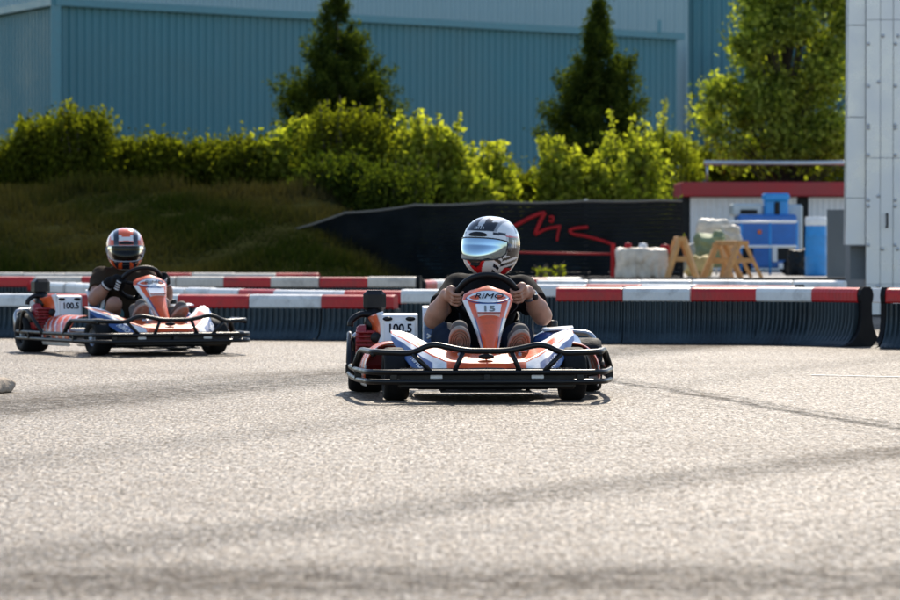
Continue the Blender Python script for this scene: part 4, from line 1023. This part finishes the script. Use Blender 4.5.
    mb = MB(); mb.box((-.195, .06, .33), (.026, .015, .26), 0, Matrix.Rotation(.14, 3, 'Y'), .004); mb.build('white_strut', M_KWH, K)
    # side pods
    for sg in (-1, 1):
        def pod(u, v, sg=sg):
            a = v * math.pi * .62; return (sg * (.44 + .165 * math.sin(a) ** .8 * (.86 + .14 * math.sin(u * math.pi))), -.33 + .58 * u, .27 - .19 * (1 - math.cos(a)) * .8)
        def pcol(u, v, p):
            s = u * 3.2 + v * 1.7
            if u > .9: return K_WHI
            k = (s * 1.6) % 1.0
            if v > .9: return K_WHI
            return K_ORA if k < .5 else (K_RED if k < .78 else (K_WHI if k < .93 else K_LBL))
        grid('side_pod', pod, 40, 24, M_LIV, K, pcol, thick=.006 * sg)
    # blue tank on the driver's left
    s = SDF((.2, -.2, .1), (.6, .5, .42), .012); s.cone((.34, .0, .24), (.40, .25, .25), .085, .095, .03); s.cone((.42, .0, .22), (.46, .22, .24), .07, .08, .03); s.build('fuel_tank', M_KBL, K)
    mb = MB(); mb.lathe([(0, .02), (.028, .018), (.03, 0), (.03, -.02)], (.38, .15, .36), 'Z', 16); mb.build('tank_cap', M_PLB, K)
    grid('tank_flap', lambda u, v: (.33 + .15 * u, -.02 + .2 * v, .332 + .012 * math.sin(v * 3.1) + .01 * u), 6, 8, M_KWH, K, thick=.005)
    return K

# ------------------------------------------------------------------ drivers
M_SKIN = mat('skin', (0.46, 0.235, 0.155), 0.5, var=0.14, scale=22, bump=0.12, bscale=120)
M_SKIN2 = mat('skin_tan', (0.33, 0.165, 0.11), 0.5, var=0.14, scale=22, bump=0.12, bscale=120)
M_SH1 = mat('black_tshirt', (0.008, 0.008, 0.009), 0.9, spec=0.15, var=0.3, scale=30)
M_SH2 = mat('dark_brown_tshirt', (0.040, 0.026, 0.016), 0.9, spec=0.15, var=0.3, scale=30)
M_JEAN = mat('dark_jeans', (0.008, 0.014, 0.028), 0.9, spec=0.15, var=0.35, scale=40)
M_SHRT = mat('teal_shorts', (0.05, 0.16, 0.17), 0.8, var=0.25, scale=30)
M_GLOV = mat('black_glove', (0.006, 0.006, 0.007), 0.8, spec=0.2, var=0.3); M_GLOVW = mat('white_glove_print', (0.6, 0.6, 0.6), 0.6)
M_SOLE = mat('shoe_sole', (0.30, 0.255, 0.215), 0.75, var=0.25, scale=30); M_SHOE = mat('shoe_upper', (0.10, 0.085, 0.075), 0.8, var=0.3)
M_HELM = mat('helmet_paint', (1, 1, 1), 0.2, coat=0.8, attr=True, var=0.06, scale=10)
def visor_mat(name, tint, mirror):
    m = bpy.data.materials.new(name); m.use_nodes = True; t = m.node_tree; out = t.nodes['Material Output']; b = t.nodes['Principled BSDF']
    if mirror:
        b.inputs['Base Color'].default_value = (*tint, 1); b.inputs['Metallic'].default_value = 1; b.inputs['Roughness'].default_value = .06
        n = t.nodes.new('ShaderNodeTexNoise'); n.inputs['Scale'].default_value = 25; r = t.nodes.new('ShaderNodeMapRange'); r.inputs[3].default_value = .03; r.inputs[4].default_value = .12
        t.links.new(n.outputs['Fac'], r.inputs[0]); t.links.new(r.outputs[0], b.inputs['Roughness'])
    else:
        tr = t.nodes.new('ShaderNodeBsdfTransparent'); tr.inputs[0].default_value = (*tint, 1); gl = t.nodes.new('ShaderNodeBsdfGlossy'); gl.inputs['Roughness'].default_value = .05
        fz = t.nodes.new('ShaderNodeFresnel'); fz.inputs[0].default_value = 1.33; mx = t.nodes.new('ShaderNodeMixShader')
        t.links.new(fz.outputs[0], mx.inputs[0]); t.links.new(tr.outputs[0], mx.inputs[1]); t.links.new(gl.outputs[0], mx.inputs[2]); t.links.new(mx.outputs[0], out.inputs['Surface'])
    return m
M_VIS1 = visor_mat('mirror_visor', (.40, .52, .60), True); M_VIS2 = visor_mat('smoked_visor', (.06, .035, .035), False)

def helm_r(az, el):
    """helmet shell point for azimuth (0 = front, + towards +x) and elevation, in radians"""
    d = Vector((math.sin(az) * math.cos(el), -math.cos(az) * math.cos(el), math.sin(el))); n = 2.35
    a, b, c = .137, .163 if d.y < 0 else .158, .156
    lower = max(0, -d.z); front = max(0, -d.y)
    r = (abs(d.x / a) ** n + abs(d.y / b) ** n + abs(d.z / c) ** n) ** (-1 / n)
    p = d * r; p.x *= 1 - .10 * lower; p.y -= .022 * front * lower * 2.2; p.y += .01 * max(0, d.z) * front
    return p
def helmet(parent, c, yaw, pitch, roll, col, vm, rim_col):
    Hh = bpy.data.objects.new('helmet', None); Hh.empty_display_size = .05; Hh.location = c; Hh.rotation_euler = (pitch, roll, yaw); link(Hh, parent)
    ZB_ = -.148
    def pos(u, v):
        az = (u * 2 - 1) * math.pi; el = math.radians(90 - 152 * v); p = helm_r(az, el)
        if p.z < ZB_: k = min(1, (ZB_ - p.z) / .03); p = Vector((p.x * (1 - .22 * k), p.y * (1 - .22 * k), ZB_ - .004 * math.sin(k * 3.14)))
        return p
    ZT, ZL = .034, -.072
    def port(p, g=0.0):   # inside the eye port?
        az = math.degrees(math.atan2(p[0], -p[1])); e = abs(az) / 60
        if e > 1 + g: return False
        top = ZT - .012 * e ** 3; bot = ZL + .014 * e ** 2 + .022 * e ** 6
        return bot - g * .1 < p[2] < top + g * .1
    grid('shell', pos, 200, 120, M_HELM, Hh, lambda u, v, p: col(math.degrees((u * 2 - 1) * math.pi), p), keep=lambda u, v, p: not port(p, -.06))
    def vpos(u, v):
        az = math.radians(-62 + 124 * u); e = abs(math.degrees(az)) / 60; e = min(e, 1.03); top = ZT + .004 - .012 * e ** 3; bot = ZL - .004 + .014 * e ** 2 + .022 * e ** 6
        z = top + (bot - top) * v; lo, hi = -1.2, 1.2
        for _ in range(18):
            m_ = (lo + hi) / 2
            if helm_r(az, m_).z < z: lo = m_
            else: hi = m_
        p = helm_r(az, lo); return Vector((p.x * 1.022, p.y * 1.022, p.z))
    vs = grid('visor', vpos, 60, 24, vm, Hh)
    mb = MB(); ring = [vpos(k / 30, 0) for k in range(31)] + [vpos(1, k / 6) for k in range(1, 7)] + [vpos(1 - k / 30, 1) for k in range(1, 31)] + [vpos(0, 1 - k / 6) for k in range(1, 6)]
    mb.tube(ring, .0035, 6, closed=True); mb.build('visor_seal', mat('visor_seal_' + rim_col, (.35, .37, .4) if rim_col == 'silver' else (.02, .02, .02), .4), vs)
    for sg in (-1, 1):
        p = helm_r(math.radians(70 * sg), -.02); mb = MB(); mb.lathe([(0, .009 * sg), (.018, .008 * sg), (.022, .0), (.022, -.006 * sg)], (p.x, p.y, p.z), 'X', 18); mb.build('visor_pivot', mat('pivot_grey', (.16, .16, .17), .35, metal=.5), Hh)
    mb = MB()
    for k in range(21):
        pass
    def vent(u, v):
        az = math.radians(-20 + 40 * u); e = (u * 2 - 1); z = .056 + .012 * (v - .5) * 2 * (1 - e * e) ** .5 - .004 * e * e; lo, hi = 0, 1.2
        for _ in range(18):
            m_ = (lo + hi) / 2
            if helm_r(az, m_).z < z: lo = m_
            else: hi = m_
        p = helm_r(az, lo); return p * (1.012 + .012 * math.sin(v * 3.14))
    grid('brow_vent', vent, 20, 6, M_PLB, Hh)
    p = helm_r(0, -.62)
    mb = MB(); mb.box((0, p.y - .002, p.z), (.05, .012, .016), 0, None, .004); mb.build('chin_vent', M_PLB, Hh)
    return Hh
def col_white(az, p):
    x, y, z = p; a = abs(az); W = (.78, .78, .78); B = (.012, .012, .014); S = (.30, .31, .33); R = (.62, .012, .015)
    front = y < 0
    if z < -.072 and a < 40 and front:
        hw = .055 * (z + .165) / .09
        if abs(x) < hw: return B if abs(x) < .046 * (z + .118) / .045 else R
        return W
    if z > .074:
        if abs(x) < .078 - .0 * z and y < .06:
            if abs(x) < .016 and z > .1: return (.55, .56, .57)
            if abs(x) > .05 and z > .122: return W
            if z < .098 and abs(x) < .03 and z > .084 and int((x + 1) * 160) % 2: return (.6, .62, .65)
            return B
        if abs(x) < .09 and y < .06: return S
        return B if (y > .02 and z < .115) else W
    if a > 58:
        k = z - .28 * (y + .02)
        if z > .050: return R if z < .058 and a < 110 else W
        if z > -.045:
            if a < 66: return (.5, .51, .52)
            if 80 < a < 100 and .0 < z < .04 and (int(a) % 7 < 4): return W
            return B
        if z < -.105: return R if 75 < a < 120 else W
        s = (k * 34) % 1.0
        return B if s < .52 else W
    if a > 38 and z < -.04: return B if (z + .0011 * a) % .03 < .017 else W
    if a > 30 and .052 < z < .074: return B if .056 < z < .070 else W
    return W
def col_orange(az, p):
    x, y, z = p; a = abs(az); W = (.74, .74, .73); B = (.012, .014, .025); O = (.80, .10, .015); G = (.55, .09, .03); ax = abs(x)
    if y < .05 and z > .034:
        if ax < .052:
            if z > .108 + .004 * (ax / .05): return O if z < .148 or ax < .04 else W
            if z > .072 + .25 * max(0, .035 - ax) * 0: return W if (ax > .03 or z < .10) else O
            return O
        if ax < .088: return B
        return O if (z < .075 or ax > .105) else W
    if a < 62:
        if z < -.07:
            if z < -.138: return W
            if ax < .028: return B
            if ax < .055: return O if (z + .6 * ax) < -.06 else B
            return B if a < 42 else O
        return B
    if z < -.06: return W if z < -.125 else (O if a < 112 else W)
    if z < .03: return G if a < 84 else (B if a < 120 else O)
    return O if z < .075 else W

def unit(v): return Vector(v).normalized()
def driver(K, o, skin, shirt, legm, short, shift, helm, gloves, label, wy):
    """o: drift of the upper body to the side; body built in the kart's own axes"""
    root = tag(empty('person', (0, 0, 0)), label, 'person', 'kart drivers'); root.matrix_world = K.matrix_world.copy(); root.location = K.location; root.rotation_euler = K.rotation_euler
    rg = Vector((1, 0, 0))
    def grip(ang):
        r_ = rg * math.cos(ang) + WU * math.sin(ang); t_ = -rg * math.sin(ang) + WU * math.cos(ang); return WHEELC + r_ * WR, r_, t_
    hands = {}
    sh = {-1: Vector((-.165 + o, .22, .545)), 1: Vector((.165 + o, .22, .545))}
    el = {-1: Vector((-.262 + .5 * o, .06, .388)), 1: Vector((.275 + .75 * o, .05, .405))}
    neck0, neck1 = Vector((o, .24, .56)), Vector((o * 1.05, .205, .66))
    hc = Vector((o * 1.06, .165, .757)) if helm == 1 else Vector((o, .165, .745))
    body = SDF((-.48, -.64, .06), (.52, .50, .92), .0062)
    # torso, hips, neck, head
    body.cone((o * .9, .25, .47), (o * .3, .26, .22), .125, .12, .03); body.cone(sh[-1], sh[1], .06, .06, .04); body.cone(neck0, neck1, .06, .052, .03)
    body.ell(hc + Vector((0, .02, .0)), (.074, .092, .105), .02)
    fy = hc.y - .066
    body.cone((hc.x, fy - .006, hc.z + .012), (hc.x, fy - .026, hc.z - .024), .008, .013, .012)      # nose
    body.cone((hc.x - .034, fy + .006, hc.z + .026), (hc.x + .034, fy + .006, hc.z + .026), .011, .011, .012)  # brow
    body.cone((hc.x - .02, fy - .004, hc.z - .052), (hc.x + .02, fy - .004, hc.z - .052), .008, .008, .01)     # mouth
    body.ell((hc.x, fy + .008, hc.z - .082), (.03, .024, .02), .02)
    gl = {}
    for sg in (-1, 1):
        ang = math.pi - .02 if sg < 0 else .14
        p, r_, t_ = grip(ang)
        if sg < 0: t_ = -t_            # t_: upwards along the rim on both sides
        wr = p + r_ * .052 + WN * .055 - t_ * .035
        gl[sg] = (p, r_, t_, wr)
        body.cone(sh[sg], el[sg], .054, .047, .02); body.cone(el[sg], el[sg].lerp(wr, .3), .046, .049, .02); body.cone(el[sg].lerp(wr, .3), wr, .049, .030, .02)
    def hand_into(S, sg, ex):
        p, r_, t_, wr = gl[sg]
        pc = p + r_ * .030 + WN * .022
        S.cone(wr, pc - t_ * .012, .029 + ex, .030 + ex, .012); S.cone(pc - t_ * .022, pc + t_ * .026, .026 + ex, .026 + ex, .012)
        for k, (off, ln, rad) in enumerate(((.036, .92, .0100), (.013, 1.0, .0106), (-.010, .95, .0102), (-.032, .8, .0092))):
            q = []
            for f in (0, .33, .66, 1.0):
                a = math.radians(20 - 215 * f * ln); rr = .0265 + .004 * (1 - f)
                q.append(p + t_ * off + (r_ * math.cos(a) + WN * math.sin(a)) * rr)
            q[0] = q[0] + r_ * .008
            for i in range(3): S.cone(q[i], q[i + 1], rad + ex - .0006 * i, rad + ex - .0006 * (i + 1), .0035)
        b = pc - t_ * .018 + WN * .008; m_ = p + t_ * .022 + WN * .030 - r_ * .002; e_ = p + t_ * .052 + WN * .020 - r_ * .018
        S.cone(b, m_, .014 + ex, .0115 + ex, .008); S.cone(m_, e_, .0115 + ex, .0095 + ex, .005)
    for sg in (-1, 1): hand_into(body, sg, 0)
    # legs
    hip = {s: Vector((s * .095 + o * .2, .20, .165)) for s in (-1, 1)}; kz = .345 if short else .30; kn = {-1: Vector((-.175, -.13, kz)), 1: Vector((.19, -.13, kz))}
    foot = {-1: Vector((-.118, -.50, .278)), 1: Vector((.172, -.50, .262))}; an = {s: foot[s] + Vector((0, .10, -.045)) for s in (-1, 1)}
    for s in (-1, 1):
        body.cone(hip[s], kn[s], .08, .055, .03)
        if not short: continue; body.cone(kn[s], kn[s].lerp(an[s], .35), .052, .052, .02); body.cone(kn[s].lerp(an[s], .35), an[s], .052, .034, .02)
        body.ell(kn[s] + Vector((0, -.012, .012)), (.05, .045, .048), .02); body.cone(an[s], an[s].lerp(foot[s], .35), .034, .030, .02)
    body.build('body', skin, root)
    # shirt
    S = SDF((-.45, -.05, .12), (.5, .50, .70), .0075)
    S.cone((o * .95, .25, .485), (o * .3, .25, .20), .145, .142, .03); S.cone(sh[-1] + Vector((.02, 0, -.01)), sh[1] - Vector((.02, 0, .01)), .078, .078, .04); S.cone(neck0 + Vector((0, .01, -.02)), neck0 + Vector((0, -.005, .028)), .082, .064, .03)
    S.ell((o * .9 - .06, .16, .47), (.09, .06, .08), .04); S.ell((o * .9 + .06, .16, .47), (.09, .06, .08), .04)
    for sg in (-1, 1): S.cone(sh[sg], sh[sg].lerp(el[sg], .66), .073, .072, .025)
    S.noise(.0042, 34, 3 + helm)
    def sleeves(x, y, z):
        d = np.full(x.shape, -1.0)
        for sg in (-1, 1):
            a = el[sg] - sh[sg]; L = a.length; a = a / L
            t = (x - sh[sg].x) * a.x + (y - sh[sg].y) * a.y + (z - sh[sg].z) * a.z - .62 * L
            d = np.where((x - o) * sg > .13, np.maximum(d, t), d)
        return d
    S.cut(sleeves); S.build('tshirt', shirt, root)
    # trousers or shorts
    T = SDF((-.36, -.48, .04), (.40, .42, .46), .0075)
    for s in (-1, 1):
        T.cone(hip[s] + Vector((0, .05, 0)), hip[s].lerp(kn[s], .62 if short else 1), .098, .084 if short else .074, .03)
        if not short: T.cone(kn[s], an[s] + Vector((0, .03, -.0)), .074, .054, .02)
    T.cone((-.08 + .2 * o, .25, .19), (.08 + .2 * o, .25, .19), .10, .10, .03); T.noise(.003, 34, 8)
    T.build('shorts' if short else 'jeans', legm, root)
    # shoes: sole faces forwards, toes up
    for s in (-1, 1):
        tilt = .42; lean = .10 * s if s > 0 else -.03
        F_ = foot[s]; ups = Vector((lean, -math.cos(tilt) * .75, math.sin(tilt) * 1.0 + .1)).normalized(); rgt = Vector((1, 0, 0)); rgt = (rgt - ups * rgt.dot(ups)).normalized(); nr = rgt.cross(ups)
        if nr.y > 0: nr = -nr
        sh_ = bpy.data.objects.new('shoe', None); sh_.empty_display_size = .05; link(sh_, root)
        U = SDF(F_ - Vector((.13, .2, .2)), F_ + Vector((.13, .25, .2)), .0075); b0 = F_ - nr * .035
        U.cone(b0 - ups * .075, b0 + ups * .075, .040, .044, .02); U.cone(b0 - ups * .06, b0 - ups * .06 - nr * .06, .04, .042, .02); U.cone(b0 + ups * .06 - nr * .004, b0 + ups * .09, .036, .028, .015)
        U.cut(lambda x, y, z: (x - F_.x) * nr.x + (y - F_.y) * nr.y + (z - F_.z) * nr.z + .004); U.build('upper', M_SHOE, sh_)
        mb = MB(); n = 40
        def outl(k, sc):
            a = 2 * math.pi * k / n; L_ = .138 * sc; wv = (.053 + .006 * math.sin(a)) * sc * (1 - .10 * (math.sin(a) < 0) * abs(math.sin(a)))
            return rgt * math.cos(a) * wv + ups * math.sin(a) * L_
        rows = [(1, -.012), (1.02, -.002), (1, .006), (.97, .010), (.86, .010), (.85, .004), (.77, .004), (.76, .010), (.66, .010), (.65, .004), (.57, .004), (.56, .010), (.46, .010), (.45, .004), (.36, .004), (.35, .010), (.24, .010), (.23, .004), (.02, .004)]
        v = []
        for (sc, h_) in rows:
            cc = F_ + ups * .03 * (1 - sc)
            for k in range(n): v.append(cc + outl(k, sc) + nr * h_)
        f = [(i * n + k, i * n + (k + 1) % n, (i + 1) * n + (k + 1) % n, (i + 1) * n + k) for i in range(len(rows) - 1) for k in range(n)]
        mb.add(v, f); mb.build('sole', M_SOLE, sh_)
    if gloves:
        for sg in (-1, 1):
            p, r_, t_, wr = gl[sg]; G = SDF(p - Vector((.16, .16, .16)), p + Vector((.16, .2, .16)), .0055); hand_into(G, sg, .004)
            bk = (el[sg] - wr).normalized(); G.cone(wr, wr + bk * .045, .036, .040, .012); gv = G.build('glove', M_GLOV, root)
            for k, off in enumerate((.036, .013, -.010, -.032)):
                mb = MB(); a0 = [math.radians(-(20 + 25 * q)) for q in range(3)]
                mb.tube([p + t_ * off + (r_ * math.cos(a) + WN * math.sin(a)) * .0405 for a in a0], .006, 6); mb.build('knuckle_print', M_GLOVW, gv)
            mb = MB(); mb.lathe([(.041, -.006), (.043, 0), (.041, .006)], axis='Z', n=20); Q = bk.to_track_quat('Z', 'Y').to_matrix(); mb.v = [tuple(Q @ Vector(q) + wr + bk * .04) for q in mb.v]; mb.build('cuff_band', M_GLOVW, gv)
    else:
        p, r_, t_, wr = gl[1]; bk = (el[1] - wr).normalized(); Q = bk.to_track_quat('Z', 'Y').to_matrix(); c_ = wr + bk * .035
        mb = MB(); mb.lathe([(.036, -.010), (.0385, -.006), (.0385, .006), (.036, .010)], axis='Z', n=24); mb.v = [tuple(Q @ Vector(q) + c_) for q in mb.v]; wt = mb.build('wristwatch', M_STEEL, root)
        mb = MB(); dn = Vector((.3, -.9, .2)); dn = (dn - bk * dn.dot(bk)).normalized(); mb.lathe([(0, .046), (.014, .046), (.016, .042), (.016, .034)], axis='Z', n=18); Q2 = dn.to_track_quat('Z', 'Y').to_matrix(); mb.v = [tuple(Q2 @ Vector(q) + c_) for q in mb.v]; mb.build('watch_face', M_PLB, wt)
    if helm == 1: helmet(root, hc, math.radians(-wy), math.radians(-3), math.radians(2), col_white, M_VIS1, 'black')
    else: helmet(root, hc, math.radians(wy), math.radians(4), 0, col_orange, M_VIS2, 'silver')
    return root
k1 = kart((.148, 17.885), math.radians(2.0), 'orange, white and blue go-kart driven by the white-helmeted driver', '15')
bpy.context.view_layer.update()
driver(k1, .065, M_SKIN, M_SH1, M_JEAN, False, 0, 1, False, 'driver in a white, black and red helmet with mirror visor and black T-shirt', 31)
k2 = kart((-2.30, 25.35), math.radians(25.5), 'orange, white and blue go-kart turning, driven by the orange-helmeted driver', '')
bpy.context.view_layer.update()
driver(k2, .02, M_SKIN2, M_SH2, M_SHRT, True, 0, 2, True, 'driver in an orange and black helmet, brown T-shirt and black gloves', -18)
